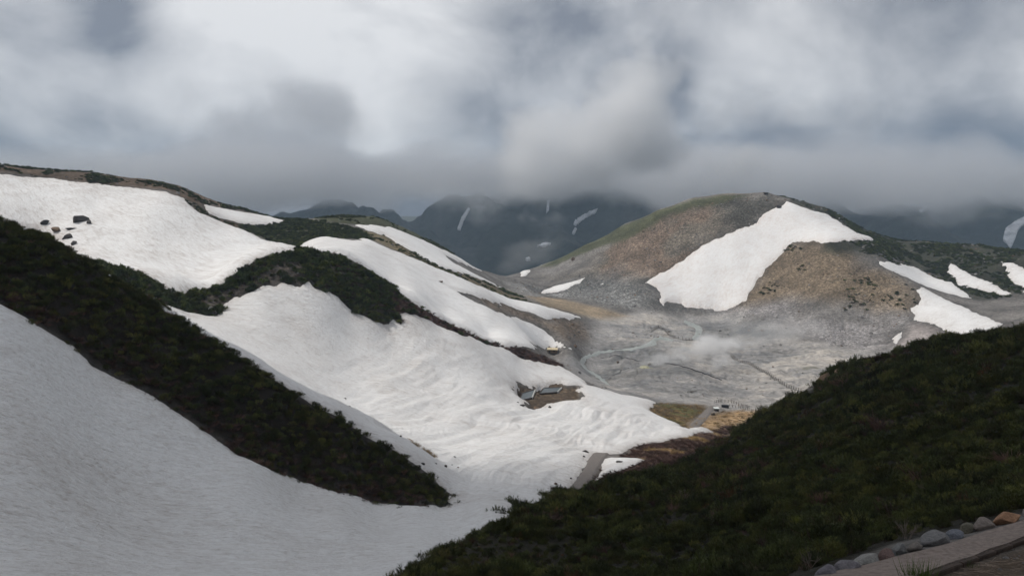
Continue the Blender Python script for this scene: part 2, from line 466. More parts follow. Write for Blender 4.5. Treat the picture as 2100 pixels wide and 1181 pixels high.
def snow_material(name, ang, long=9.0, short=1.1, dirt=0.35, tint=(0.47, 0.43, 0.40), fine=1.0, base=(0.80, 0.80, 0.795), near=None):
    """old summer snow: streaks along the drainage lines, sun cups, dust; near=(angle, y0, y1) turns the streaks close by"""
    m, n, l, b = mat(name)
    pos = n.new('ShaderNodeNewGeometry').outputs['Position']
    def rotd(a):
        rot = n.new('ShaderNodeVectorRotate'); rot.rotation_type = 'Z_AXIS'
        rot.inputs['Angle'].default_value = -a
        l.new(pos, rot.inputs['Vector'])
        return rot.outputs[0]
    rv = rotd(ang)
    st = tex(n, l, mapping(n, l, rv, (1 / long, 1 / short, 1 / short)), 1.0, 6, 0.66, 0.8)
    st2 = tex(n, l, mapping(n, l, rv, (4.5 / long, 3.2 / short, 2.0 / short)), 1.0, 4, 0.65, 0.4)
    if near:
        sy = n.new('ShaderNodeSeparateXYZ'); l.new(pos, sy.inputs[0])
        mr = n.new('ShaderNodeMapRange'); mr.interpolation_type = 'SMOOTHSTEP'
        mr.inputs['From Min'].default_value = near[1]; mr.inputs['From Max'].default_value = near[2]
        l.new(sy.outputs['Y'], mr.inputs['Value'])
        rn = rotd(near[0])
        sn = tex(n, l, mapping(n, l, rn, (1 / 3.2, 1 / 0.75, 1 / 0.75)), 1.0, 6, 0.68, 0.6)
        sn2 = tex(n, l, mapping(n, l, rn, (1.1, 3.2, 2.5)), 1.0, 4, 0.66, 0.3)
        def mixf(f, x, y):
            k = n.new('ShaderNodeMix'); k.data_type = 'FLOAT'
            l.new(f, k.inputs[0]); l.new(x, k.inputs[2]); l.new(y, k.inputs[3])
            return k.outputs[0]
        st, st2 = mixf(mr.outputs[0], sn, st), mixf(mr.outputs[0], sn2, st2)
    big = tex(n, l, pos, 0.014, 5, 0.62, 1.2)
    cups = tex(n, l, pos, 1.4 * fine, 5, 0.66)
    d1 = math_(n, l, 'MULTIPLY', ramp(n, l, st, [(0.46, 0.0), (0.53, 0.35), (0.60, 1.0), (0.72, 1.6)]), ramp(n, l, big, [(0.36, 0.35), (0.64, 1.0)]))
    d2 = ramp(n, l, big, [(0.45, 0.0), (0.72, 0.75)])
    d3 = ramp(n, l, st2, [(0.50, 0.0), (0.60, 0.75), (0.70, 1.0)])
    d4 = ramp(n, l, cups, [(0.50, 0.0), (0.70, 0.45)])
    eg = math_(n, l, 'MULTIPLY', attr(n, 'edge').outputs['Fac'], ramp(n, l, cups, [(0.35, 0.5), (0.65, 2.2)]))
    d2 = math_(n, l, 'ADD', d2, eg)
    big2 = tex(n, l, pos, 0.075, 4, 0.6, 0.8)
    d2 = math_(n, l, 'ADD', d2, ramp(n, l, big2, [(0.48, 0.0), (0.7, 0.6)]))
    dd = math_(n, l, 'MULTIPLY', math_(n, l, 'ADD', math_(n, l, 'ADD', d1, d2), math_(n, l, 'ADD', d3, d4)), dirt, True)
    c = mixc(n, l, dd, base, tint)
    speck = tex(n, l, pos, 2.6 * fine, 3, 0.75)
    c = mixc(n, l, math_(n, l, 'MULTIPLY', ramp(n, l, speck, [(0.64, 0.0), (0.78, 1.0)]), min(1.0, dirt * 1.2)), c, (0.36, 0.32, 0.29))
    l.new(c, b.inputs['Base Color'])
    b.inputs['Roughness'].default_value = 0.62
    b.inputs['Specular IOR Level'].default_value = 0.25
    nb = bump(n, l, None, st, 0.9, 0.7)
    nb = bump(n, l, None, st2, 0.30, 0.75, nb)
    bump(n, l, b, cups, 0.30 / fine, 0.7, nb)
    return m

# ------------------------------------------------------------------ regions of the ground
def zone(pts, dmin, dmax, pad=25, step=12):
    return sdf(outline(pts, dmin, dmax, step), pad)
V_RIGHT = zone([(790, 1215), (1000, 1062), (1130, 1012), (1200, 1008), (1350, 972), (1440, 935), (1475, 905), (1540, 862), (1600, 832), (1680, 792), (1700, 765), (1760, 745), (1850, 720), (1950, 690), (2110, 662), (2300, 640), (2300, 1020), (2100, 1050), (1960, 1085), (1840, 1110), (1760, 1140), (1690, 1172), (1660, 1230), (1300, 1290)], 15, 230)
V_LEFT = zone([(-150, 345), (0, 435), (60, 455), (100, 475), (150, 515), (200, 540), (400, 675), (600, 805), (800, 925), (880, 980), (918, 1020), (918, 1036), (880, 1030), (830, 1037), (770, 1030), (700, 1012), (620, 990), (540, 955), (480, 922), (420, 880), (350, 830), (300, 800), (240, 770), (190, 745), (150, 710), (60, 655), (0, 625), (-150, 545)], 92, 150)
V_MID = zone([(195, 540), (300, 565), (430, 578), (500, 530), (560, 513), (620, 510), (700, 528), (760, 562), (800, 585), (900, 640), (1000, 693), (1035, 706), (1010, 709), (950, 690), (900, 665), (850, 642), (818, 640), (832, 676), (806, 655), (793, 674), (750, 652), (715, 635), (690, 610), (650, 590), (635, 575), (605, 580), (580, 572), (520, 595), (480, 610), (460, 625), (450, 650), (420, 648), (380, 638), (300, 610), (225, 588), (200, 575)], 222, 368)
V_MAROON = zone([(790, 606), (850, 618), (930, 655), (1000, 690), (1040, 704), (1130, 738), (1155, 752), (1100, 743), (1070, 737), (1010, 712), (900, 670), (850, 645), (812, 640)], 280, 420)
V_ROCKM = zone([(370, 612), (440, 652), (470, 620), (560, 582), (640, 575), (620, 535), (570, 528), (500, 580), (440, 600)], 222, 368)
V_HILL = zone([(505, 470), (540, 460), (600, 450), (660, 453), (740, 470), (765, 492), (740, 492), (700, 490), (660, 486), (620, 505), (606, 508), (570, 500), (540, 490)], 370, 600)
V_SKY = zone([(-150, 315), (0, 335), (140, 348), (300, 365), (370, 378), (430, 402), (500, 427), (600, 449), (640, 452), (600, 458), (587, 453), (520, 438), (430, 420), (425, 437), (450, 446), (490, 456), (540, 470), (500, 476), (440, 454), (400, 435), (385, 415), (335, 392), (200, 378), (0, 357), (-150, 340)], 400, 620)
V_SKY2 = zone([(640, 450), (700, 440), (765, 442), (850, 476), (920, 515), (965, 540), (920, 522), (850, 487), (790, 465), (750, 462), (700, 458)], 450, 800)
V_RIB = zone([(740, 472), (760, 490), (830, 525), (900, 555), (1000, 595), (1042, 612), (1100, 625), (1038, 594), (960, 562), (906, 549), (832, 508), (788, 481)], 400, 800)
V_RDARK = zone([(1600, 402), (1640, 410), (1700, 430), (1740, 453), (1800, 480), (1900, 495), (2000, 502), (2110, 515), (2300, 535), (2300, 600), (2110, 625), (2000, 612), (1960, 590), (1900, 560), (1870, 545), (1795, 532), (1720, 506), (1740, 496), (1800, 497), (1757, 478), (1696, 440), (1620, 412)], 640, 900)
V_HGREEN = zone([(1110, 546), (1200, 502), (1280, 462), (1350, 432), (1420, 411), (1480, 402), (1570, 396), (1530, 406), (1450, 418), (1380, 436), (1300, 475), (1220, 508), (1140, 545)], 800, 1000)
Z_FLOOR = zone([(1150, 740), (1190, 700), (1240, 655), (1300, 628), (1400, 640), (1480, 650), (1560, 645), (1650, 690), (1750, 715), (1860, 715), (1900, 760), (1700, 850), (1560, 880), (1500, 838), (1440, 828), (1350, 828), (1260, 803), (1200, 780)], 310, 700, 60)
Z_FOOT = zone([(1480, 645), (1550, 615), (1620, 618), (1700, 640), (1800, 640), (1860, 650), (1870, 700), (1830, 730), (1700, 720), (1600, 680)], 480, 760, 60)
Z_OCHRE = zone([(1625, 500), (1720, 510), (1830, 558), (1890, 600), (1870, 638), (1780, 640), (1700, 628), (1620, 606), (1545, 612), (1590, 530)], 560, 790, 60)
Z_BROWN = zone([(1340, 440), (1480, 405), (1590, 400), (1600, 420), (1555, 455), (1440, 505), (1330, 570), (1230, 590), (1150, 575), (1300, 500)], 700, 920, 80)
Z_TOP = zone([(1470, 412), (1520, 402), (1580, 397), (1612, 410), (1590, 426), (1556, 458), (1510, 468), (1480, 450)], 760, 900, 40)
Z_GREYG = zone([(1040, 570), (1110, 590), (1200, 560), (1330, 585), (1350, 620), (1430, 640), (1300, 640), (1180, 610), (1100, 610)], 600, 950, 40)
Z_PALE = zone([(1838, 700), (1870, 665), (1925, 672), (1975, 695), (1930, 740), (1820, 740)], 420, 620, 30)
Z_TAN = zone([(1085, 608), (1150, 612), (1230, 632), (1290, 648), (1230, 652), (1195, 645), (1120, 628)], 500, 760, 30)
Z_TAN2 = zone([(960, 598), (1010, 615), (1080, 640), (1120, 655), (1190, 660), (1200, 690), (1175, 712), (1140, 690), (1110, 668), (1020, 638)], 400, 660, 30)
Z_MEADOW = zone([(1322, 842), (1345, 826), (1445, 830), (1450, 842), (1420, 858), (1400, 882), (1380, 868)], 270, 420, 25)
Z_STRAW = zone([(1420, 868), (1455, 850), (1500, 842), (1565, 842), (1550, 866), (1460, 886), (1400, 884)], 250, 420, 25)
Z_BRN = zone([(1195, 1012), (1210, 985), (1265, 940), (1320, 915), (1390, 902), (1460, 886), (1545, 858), (1480, 905), (1440, 935), (1350, 972)], 120, 330, 25)
HOLE = [(1050, 792), (1062, 786), (1090, 794), (1120, 783), (1150, 785), (1160, 793), (1185, 792), (1192, 812), (1185, 820), (1140, 825), (1115, 835), (1085, 840), (1080, 824), (1062, 812)]
Z_HOLE = zone(HOLE, 240, 400, 12, 6)
POOLS = [[(1071, 798), (1098, 799), (1091, 813), (1064, 809)], [(1115, 790), (1152, 793), (1143, 802), (1106, 801)]]
Z_STEPS = zone([(1900, 1181), (2000, 1150), (2110, 1118), (2300, 1060), (2300, 1250), (1850, 1250)], 9, 18, 4)

# ------------------------------------------------------------------ snow outlines (surveyed)
SNOW = [
 ('main', 'broad grey white snowfield filling the near gully and the bowl below', 'snowfield',
  [dict(p=[(-200, 515), (0, 625), (60, 655), (150, 708), (190, 745), (240, 770), (300, 800), (350, 830), (420, 880), (480, 922), (540, 955), (620, 990), (700, 1012), (770, 1030), (830, 1037), (880, 1031), (915, 1036), (935, 1005), (1000, 965), (1080, 965), (1150, 1000, 100), (1120, 1030, 95), (1000, 1095, 72), (900, 1160, 54), (830, 1215, 46), (700, 1330), (-300, 1330)], dmin=28, dmax=150),
   dict(p=[(222, 586), (300, 610), (380, 638), (420, 648), (450, 650), (460, 625), (480, 610), (520, 595), (560, 582), (580, 572), (605, 580), (635, 573), (650, 590), (690, 610), (715, 635), (730, 650), (750, 652), (793, 674), (806, 655), (832, 676), (818, 640), (850, 642), (900, 665), (950, 690), (1010, 709), (1030, 713), (1070, 737), (1100, 742), (1150, 752), (1190, 775), (1205, 790), (1260, 805), (1330, 820), (1345, 825), (1325, 840), (1390, 870), (1405, 881), (1440, 876), (1457, 885), (1420, 893), (1350, 905), (1300, 915), (1275, 930), (1235, 931), (1215, 928), (1200, 960), (1165, 1005, 120), (1120, 1040, 112), (1000, 1080, 110), (930, 1060, 125), (800, 975, 128), (600, 850, 130), (400, 720, 132), (260, 630, 134)], dmin=135, dmax=420, hole=HOLE)]),
 ('upper', 'large upper left snow slope below the brown skyline with streaks of dust', 'snowfield',
  [dict(p=[(-200, 335), (0, 357), (100, 367), (200, 378), (290, 388), (335, 392), (375, 408), (395, 430), (410, 440), (440, 452), (470, 463), (520, 482), (535, 492), (570, 500), (607, 507), (600, 514), (560, 522), (520, 540), (480, 565), (450, 592), (380, 606), (300, 592), (210, 570), (170, 535), (150, 512), (120, 492), (80, 472), (0, 455), (-200, 400)], dmin=250, dmax=520)]),
 ('strip', 'thin tapering snow strip just under the left green skyline', 'snow patch',
  [dict(p=[(420, 420), (470, 431), (520, 439), (560, 447), (588, 455), (560, 460), (520, 463), (490, 456), (450, 446), (424, 437)], dmin=430, dmax=620)]),
 ('long', 'long snow strip slanting down behind the middle ridge, notched by a brown rib', 'snow patch',
  [dict(p=[(612, 506), (632, 496), (659, 485), (720, 495), (751, 491), (805, 515), (839, 527), (889, 549), (940, 569), (988, 590), (1042, 612), (1096, 623), (1160, 640), (1191, 651), (1167, 656), (1137, 652), (1110, 651), (1055, 634), (1008, 620), (967, 605), (933, 597), (974, 620), (1021, 640), (1076, 657), (1110, 671), (1143, 698), (1164, 713), (1180, 720), (1130, 714), (1082, 712), (1042, 712), (1008, 704), (933, 668), (872, 636), (805, 600), (764, 580), (703, 550), (663, 530), (625, 516)], dmin=310, dmax=660)]),
 ('second', 'snow strip descending from the green knoll toward the saddle', 'snow patch',
  [dict(p=[(713, 457), (750, 463), (791, 463), (818, 472), (855, 487), (889, 504), (923, 519), (950, 534), (991, 557), (957, 545), (916, 526), (930, 540), (981, 566), (1038, 595), (1001, 580), (957, 563), (906, 550), (866, 528), (832, 509), (788, 482), (750, 470)], dmin=430, dmax=800)]),
 ('saddle', 'narrow snow streak lying on the saddle left of the right hill', 'snow patch',
  [dict(p=[(1032, 553), (1080, 543), (1130, 530), (1118, 537), (1080, 549), (1044, 560)], dmin=820, dmax=1100)]),
 ('heart', 'small heart shaped snow patch under the saddle streak', 'snow patch',
  [dict(p=[(1067, 557), (1078, 553), (1089, 554), (1082, 563), (1068, 569)], dmin=760, dmax=1000)]),
 ('tongue', 'small ragged snow tongue on grey scree left of the right hill', 'snow patch',
  [dict(p=[(1110, 595), (1162, 580), (1185, 574), (1207, 566), (1203, 575), (1169, 590), (1146, 599), (1112, 601)], dmin=660, dmax=900)]),
 ('fleck', 'tiny snow fleck on brown scree beside the big hill snowfield', 'snow patch',
  [dict(p=[(1222, 585), (1248, 577), (1245, 584), (1230, 587)], dmin=660, dmax=900)]),
 ('hill', 'big white snowfield draped over the right hill with a broken lower lip', 'snowfield',
  [dict(p=[(1325, 580), (1356, 560), (1400, 533), (1440, 505), (1491, 478), (1555, 458), (1560, 441), (1589, 426), (1615, 414), (1662, 431), (1696, 440), (1730, 462), (1757, 478), (1781, 484), (1801, 496), (1771, 492), (1737, 494), (1690, 499), (1635, 496), (1615, 502), (1612, 516), (1591, 536), (1571, 553), (1551, 580), (1534, 610), (1514, 627), (1500, 634), (1474, 639), (1437, 632), (1404, 629), (1395, 622), (1378, 621), (1359, 629), (1349, 621), (1354, 602), (1339, 587)], dmin=620, dmax=900)]),
 ('gully', 'slanting snow strip in the hollow behind the ochre spur', 'snow patch',
  [dict(p=[(1795, 534), (1839, 541), (1872, 546), (1906, 563), (1950, 580), (1981, 600), (1997, 617), (1957, 606), (1906, 590), (1856, 568), (1815, 551)], dmin=640, dmax=830)]),
 ('hook', 'hooked snow patch among dark scrub on the far right ridge', 'snow patch',
  [dict(p=[(1944, 538), (1960, 543), (1991, 563), (2042, 583), (2086, 609), (2042, 602), (1974, 590), (1955, 573), (1944, 552)], dmin=600, dmax=830)]),
 ('edge', 'snow patch cut by the right edge of the view below dark scrub', 'snow patch',
  [dict(p=[(2052, 536), (2075, 539), (2100, 551), (2180, 585), (2180, 650), (2100, 597), (2069, 572), (2064, 556)], dmin=560, dmax=830)]),
 ('spur', 'wedge of snow on the right flank of the ochre spur', 'snow patch',
  [dict(p=[(1883, 597), (1894, 590), (1940, 614), (1991, 638), (2062, 664), (2010, 690), (1974, 694), (1923, 669), (1883, 656), (1862, 631), (1883, 626), (1889, 614)], dmin=440, dmax=680)]),
 ('drop', 'small drop shaped snow remnant on pale ground at the spur foot', 'snow patch',
  [dict(p=[(1832, 694), (1840, 684), (1850, 680), (1845, 698), (1835, 707)], dmin=440, dmax=680)]),
 ('trail', 'ragged snow remnant between the valley path and brown scrub', 'snow patch',
  [dict(p=[(1222, 985), (1232, 962), (1240, 940), (1262, 940), (1325, 943), (1300, 955), (1270, 967), (1240, 975)], dmin=125, dmax=260)]),
]
SNOW_ANG = {'main': None}
def crest(px, dmin, dmax, near, far):
    C = [hit(u, v, dmin, dmax)[:2] for u, v in px]
    return np.array([(x, y + near) for x, y in C] + [(x * (1 + far / y), y + far) for x, y in C[::-1]])
BACK = {'main': sdf(crest([(0, 455), (100, 490), (200, 550), (400, 688), (600, 820), (800, 940), (880, 992), (912, 1025)], 92, 150, 4, 45), 25),
        'long': sdf(crest([(625, 516), (700, 534), (760, 566), (800, 588), (900, 643), (1000, 696), (1060, 718)], 230, 365, 5, 35), 25)}
def build_sdf(parts):
    s = None
    for d in parts:
        a = zone(d['p'], d['dmin'], d['dmax'], 25, 10)
        if 'hole' in d:
            a = np.minimum(a, np.where((h := zone(d['hole'], d['dmin'], d['dmax'], 60, 8)) < -999, 1e3, -h))
        s = a if s is None else np.maximum(s, a)
    return s
jit = 0.75 * fbm(GX, GY, 12.0, 6, 0.72, 31)
SN = {}
for key, lab, cat, parts in SNOW:
    s = build_sdf(parts)
    if key in BACK: s = np.maximum(s, BACK[key])
    amp = np.clip(GR * 0.010, 0.8, 4.5)
    if key in ('heart', 'fleck', 'drop', 'trail', 'saddle', 'strip'): amp = amp * 0.4
    SN[key] = s + jit * amp
SNALL = np.max(np.stack(list(SN.values())), 0)

# ------------------------------------------------------------------ ground mesh
amp = np.clip(GR * 0.0022, 0.04, 1.3)
rough = 0.5 + 0.9 * sstep(-5, 10, Z_GREYG) + 0.5 * sstep(-5, 10, Z_BROWN) + 0.3 * sstep(-5, 10, V_RDARK) - 0.25 * sstep(-10, 30, Z_FLOOR)
GZ = GZ0 + amp * rough * (0.9 * fbm(GX, GY, 30, 3, 0.5, 1) + 0.9 * fbm(GX, GY, 7, 4, 0.6, 5) * (GR > 30))
# drainage rills on the mud flats and the spur foot
rill = np.abs(fbm(GX * 0.5 + GY * 0.15, GY * 1.4, 26, 4, 0.55, 77))
GZ = GZ - sstep(-5, 25, np.maximum(Z_FLOOR, Z_FOOT)) * (1.6 * np.exp(-(rill / 0.035) ** 2) - 1.6 * fbm(GX, GY, 14, 4, 0.6, 78))
GZ = GZ - 1.6 * sstep(1.5, 8, SNALL)
GZ = GZ - 0.9 * sstep(-1, 2, Z_HOLE)
POOL_Z = []
for pl in POOLS:
    q = np.array([hit(u, v, 240, 400) for u, v in pl])
    zp = float(np.min(base_z(q[:, 0], q[:, 1]))) * 0.5 + 0.5 * float(np.mean(base_z(q[:, 0], q[:, 1]))) - 0.5
    POOL_Z.append(zp)
    wq = sstep(-2.5, -0.6, sdf(q[:, :2], 10))
    GZ = GZ * (1 - wq) + (zp - 0.6) * wq
c0 = np.array([0.165, 0.155, 0.145])
gcol = np.broadcast_to(c0, GX.shape + (3,)).copy()
pale = np.zeros(GX.shape); stony = np.full(GX.shape, 0.35)
big = fbm(GX, GY, 60, 4, 0.55, 90)
def lay(w, c, st=None):
    global gcol, stony
    gcol = gcol * (1 - w[..., None]) + np.array(c) * w[..., None]
    if st is not None: stony = stony * (1 - w) + st * w
lay(sstep(-40, 30, Z_BROWN + big * 50), (0.145, 0.125, 0.10), 0.9)
lay(sstep(-10, 10, Z_BROWN + big * 90 - 18) * sstep(0.02, 0.25, big), (0.165, 0.125, 0.095))
lay(sstep(-10, 14, Z_TOP + big * 30), (0.082, 0.078, 0.068), 1.0)
lay(sstep(-20, 20, Z_GREYG + big * 30), (0.175, 0.175, 0.17), 1.0)
lay(sstep(-20, 25, Z_FOOT + big * 40), (0.27, 0.255, 0.25), 0.75)
lay(sstep(-16, 18, Z_OCHRE + big * 30), (0.18, 0.14, 0.098), 0.7)
lay(sstep(-8, 12, Z_FLOOR + big * 20), (0.315, 0.305, 0.297), 0.1)
pale = np.maximum(pale, sstep(-8, 25, Z_FLOOR + big * 20))
lay(sstep(-6, 6, Z_PALE + big * 10), (0.34, 0.305, 0.29), 0.1)
lay(sstep(-10, 10, Z_TAN + big * 10), (0.27, 0.215, 0.15), 0.2)
lay(sstep(-8, 8, Z_TAN2 + big * 10), (0.19, 0.15, 0.115), 0.7)
lay(sstep(-6, 6, V_SKY + big * 8), (0.105, 0.075, 0.052), 0.4)
lay(sstep(-6, 6, V_SKY2 + big * 8), (0.06, 0.065, 0.035), 0.3)
lay(sstep(-6, 6, V_RIB + big * 8), (0.14, 0.115, 0.07), 0.5)
lay(sstep(-6, 10, V_HGREEN + big * 26), (0.078, 0.082, 0.046), 0.4)
lay(sstep(-12, 12, V_RDARK + big * 30), (0.045, 0.046, 0.032), 0.5)
lay(sstep(-5, 5, V_HILL), (0.05, 0.05, 0.03), 0.2)
lay(sstep(-4, 3, V_MID), (0.05, 0.042, 0.03), 0.3)
lay(sstep(-2, 3, V_ROCKM), (0.075, 0.064, 0.055), 0.9)
lay(sstep(-4, 3, V_MAROON), (0.085, 0.05, 0.042), 0.2)
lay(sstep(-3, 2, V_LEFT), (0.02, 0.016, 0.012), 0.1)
lay(sstep(-6, 3, Z_BRN + big * 6), (0.12, 0.075, 0.055), 0.2)
lay(sstep(-2, 3, Z_BRN) * sstep(0.0, 0.12, fbm(GX, GY, 16, 3, 0.5, 3)), (0.33, 0.235, 0.12), 0.1)
lay(sstep(-4, 3, Z_MEADOW), (0.095, 0.068, 0.038), 0.05)
lay(sstep(-1, 5, Z_MEADOW) * sstep(0.0, 0.15, fbm(GX, GY, 20, 3, 0.5, 33)), (0.105, 0.10, 0.038), 0.05)
lay(sstep(-4, 6, Z_STRAW), (0.30, 0.205, 0.115), 0.5)
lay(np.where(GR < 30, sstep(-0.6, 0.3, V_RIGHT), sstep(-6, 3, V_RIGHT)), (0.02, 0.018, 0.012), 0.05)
lay(sstep(-1.5, 1.5, Z_HOLE + 2 * jit), (0.105, 0.078, 0.055), 0.6)
lay(sstep(-0.4, 0.4, Z_STEPS), (0.115, 0.085, 0.06), 0.2)
wet = np.exp(-np.clip(-SNALL, 0, 60) / np.clip(GR * 0.012, 1.0, 7.0)) * (SNALL > -900)
gcol = gcol * (1 - 0.35 * wet[..., None])
idx = np.arange(NA - 1)[:, None] * NR + np.arange(NR - 1)[None]
QUADS = np.stack([idx, idx + NR, idx + NR + 1, idx + 1], -1)
VG = np.stack([GX, GY, GZ], -1).reshape(-1, 3)
M_GROUND = ground_material()
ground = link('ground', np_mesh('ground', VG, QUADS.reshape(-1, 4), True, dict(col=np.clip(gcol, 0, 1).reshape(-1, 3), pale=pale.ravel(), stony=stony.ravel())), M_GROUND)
tag(ground, kind='structure')

def gz(x, y):
    """height of the ground as built"""
    az, r = math.atan2(x, y), math.hypot(x, y)
    i = int(np.clip(np.searchsorted(AZ, az) - 1, 0, NA - 2)); fi = (az - AZ[i]) / (AZ[i + 1] - AZ[i])
    fj = (math.log(r) - math.log(4.0)) / (math.log(1400.0) - math.log(4.0)) * (NR - 1)
    j = int(np.clip(fj, 0, NR - 2)); fj -= j
    return float((GZ[i, j] * (1 - fi) + GZ[i + 1, j] * fi) * (1 - fj) + (GZ[i, j + 1] * (1 - fi) + GZ[i + 1, j + 1] * fi) * fj)

# ------------------------------------------------------------------ snow
SNZ = GZ.copy()
def plan_angle(p, q, dmin):
    a, b = hit(*p, dmin), hit(*q, dmin)
    return math.atan2(b[1] - a[1], b[0] - a[0])
def sub_mesh(name, mask_v, Z, edge=None):
    m = mask_v[:-1, :-1] | mask_v[1:, :-1] | mask_v[1:, 1:] | mask_v[:-1, 1:]
    q = QUADS[m]
    used, inv = np.unique(q, return_inverse=True)
    V = np.stack([GX.ravel()[used], GY.ravel()[used], Z.ravel()[used]], -1)
    return np_mesh(name, V, inv.reshape(-1, 4), True, None if edge is None else dict(edge=edge.ravel()[used]))
SM = {
 'main': snow_material('snow_main', plan_angle((500, 640), (900, 800), 150), 26, 1.0, 0.36, near=(plan_angle((100, 950), (500, 1050), 40), 118, 150)),
 'upper': snow_material('snow_upper', plan_angle((250, 470), (430, 565), 260), 34, 2.2, 0.42),
 'long': snow_material('snow_long', plan_angle((700, 520), (1000, 650), 320), 34, 2.2, 0.26),
 'hill': snow_material('snow_hill', plan_angle((1600, 440), (1450, 620), 650), 34, 3.2, 0.30, (0.60, 0.53, 0.485), 0.5),
 'other': snow_material('snow_other', 0.6, 14, 2.4, 0.25, fine=0.6),
}
for key, lab, cat, parts in SNOW:
    s = SN[key]
    cap = {'main': 0.9, 'upper': 1.4, 'long': 1.2, 'hill': 1.8}.get(key, 1.0)
    k = 0.5
    h = np.where(s > 0, cap * (1 - np.exp(-np.maximum(s, 0) * k / cap)), np.maximum(s * 0.7, -2.5))
    und = 0.0
    if key == 'main':
        fa = plan_angle((1300, 870), (1010, 1040), 130)
        ca, sa = math.cos(fa), math.sin(fa)
        al, ac = GX * ca + GY * sa, -GX * sa + GY * ca
        wob = 9 * fbm(GX, GY, 40, 2, 0.5, 61)
        rip = fbm(al * 0.13, ac + wob, 4.6, 4, 0.6, 62)
        bas = sstep(115, 150, GY) * sstep(340, 260, GY) * sstep(-75, -20, GX)
        und = 1.15 * rip * bas + 0.35 * fbm(GX, GY, 14, 3, 0.5, 55) * np.clip(GR / 120, 0.25, 1) + 0.16 * fbm(GX + GY, (GY - GX) * 3, 9, 3, 0.5, 57)
    elif key in ('upper', 'long', 'hill'):
        und = 1.5 * fbm(GX, GY, 45, 3, 0.5, 58) + 0.35 * fbm(GX, GY, 9, 3, 0.5, 59)
    Z = GZ0 + h + und * sstep(0, 8, s)
    Z = np.where(s > -1.5, Z, np.minimum(Z, GZ - 0.4))
    o = link('snow_field' if cat == 'snowfield' else 'snow_patch', sub_mesh('snow', s > -2.5 - np.clip(GR * 0.004, 0, 3), Z, np.exp(-np.clip(s, 0, 50) / np.clip(GR * 0.009, 0.6, 5.0))), SM.get(key, SM['other']))
    tag(o, lab, cat, 'summer snow lying on the slopes')
    SNZ = np.maximum(SNZ, np.where(s > -1.5, Z, -1e3))
def top_z(x, y):
    az, r = math.atan2(x, y), math.hypot(x, y)
    i = int(np.clip(np.searchsorted(AZ, az), 0, NA - 1))
    j = int(np.clip(round((math.log(r) - math.log(4.0)) / (math.log(1400.0) - math.log(4.0)) * (NR - 1)), 0, NR - 1))
    return float(SNZ[i, j])

# ------------------------------------------------------------------ far mountain
def mtn_z(x, y):
    x, y = np.asarray(x, float), np.asarray(y, float)
    wob = 160 * fbm(x, y, 2600, 2, 0.5, 201)
    t = np.clip((y + wob - 1500) / 1750, 0, 1.3)
    z = -430 + (560 - 200 * sstep(100, -1200, x)) * t ** 0.9 - 900 * sstep(0.98, 1.3, t)
    rid = np.abs(fbm(x + 0.25 * y, y * 0.3, 520, 6, 0.52, 210))
    z = z + (70 - 330 * rid) * sstep(0.0, 0.25, t) * 0.8
    z = z + 34 * fbm(x, y * 0.6, 120, 5, 0.58, 220) * sstep(0.02, 0.2, t)
    return z
mx = np.linspace(-4200, 4200, 600); my = np.linspace(1250, 4600, 320)
MX, MY = np.meshgrid(mx, my, indexing='ij')
MZ = mtn_z(MX, MY)
nx, ny = MX.shape
mi = np.arange(nx - 1)[:, None] * ny + np.arange(ny - 1)[None]
mq = np.stack([mi, mi + ny, mi + ny + 1, mi + 1], -1).reshape(-1, 4)
mm, n, l, b = mat('mountain_slope')
pos = n.new('ShaderNodeNewGeometry').outputs['Position']
f1 = tex(n, l, mapping(n, l, pos, (0.006, 0.0022, 0.0022)), 1.0, 7, 0.6, 0.4)
f2 = tex(n, l, pos, 0.03, 5, 0.65)
c = ramp(n, l, f1, [(0.3, (0.012, 0.018, 0.014)), (0.52, (0.024, 0.031, 0.025)), (0.7, (0.058, 0.060, 0.056))])
c = mixc(n, l, 1.0, c, ramp(n, l, f2, [(0.3, 0.6), (0.7, 1.4)]), 'MULTIPLY')
l.new(c, b.inputs['Base Color']); b.inputs['Roughness'].default_value = 0.95; b.inputs['Specular IOR Level'].default_value = 0.1
bump(n, l, b, f2, 12, 0.7)
mountain = link('mountain', np_mesh('mountain', np.stack([MX, MY, MZ], -1).reshape(-1, 3), mq), mm)
tag(mountain, kind='structure')
M_FARSNOW = plain('far_snow', (0.42, 0.435, 0.46), 0.8, 0.35, 0.03)  # snow colour dimmed to stand in for cloud shade and haze
def mhit(u, v, dmin=1500):
    kx, kz = ray(u, v)
    d = np.linspace(dmin, 5000, 1500)
    g = kz * d - mtn_z(kx * d, d)
    c = np.where((g[:-1] > 0) & (g[1:] <= 0))[0]
    i = c[0] if len(c) else 1499
    return np.array((kx * d[i], d[i]))
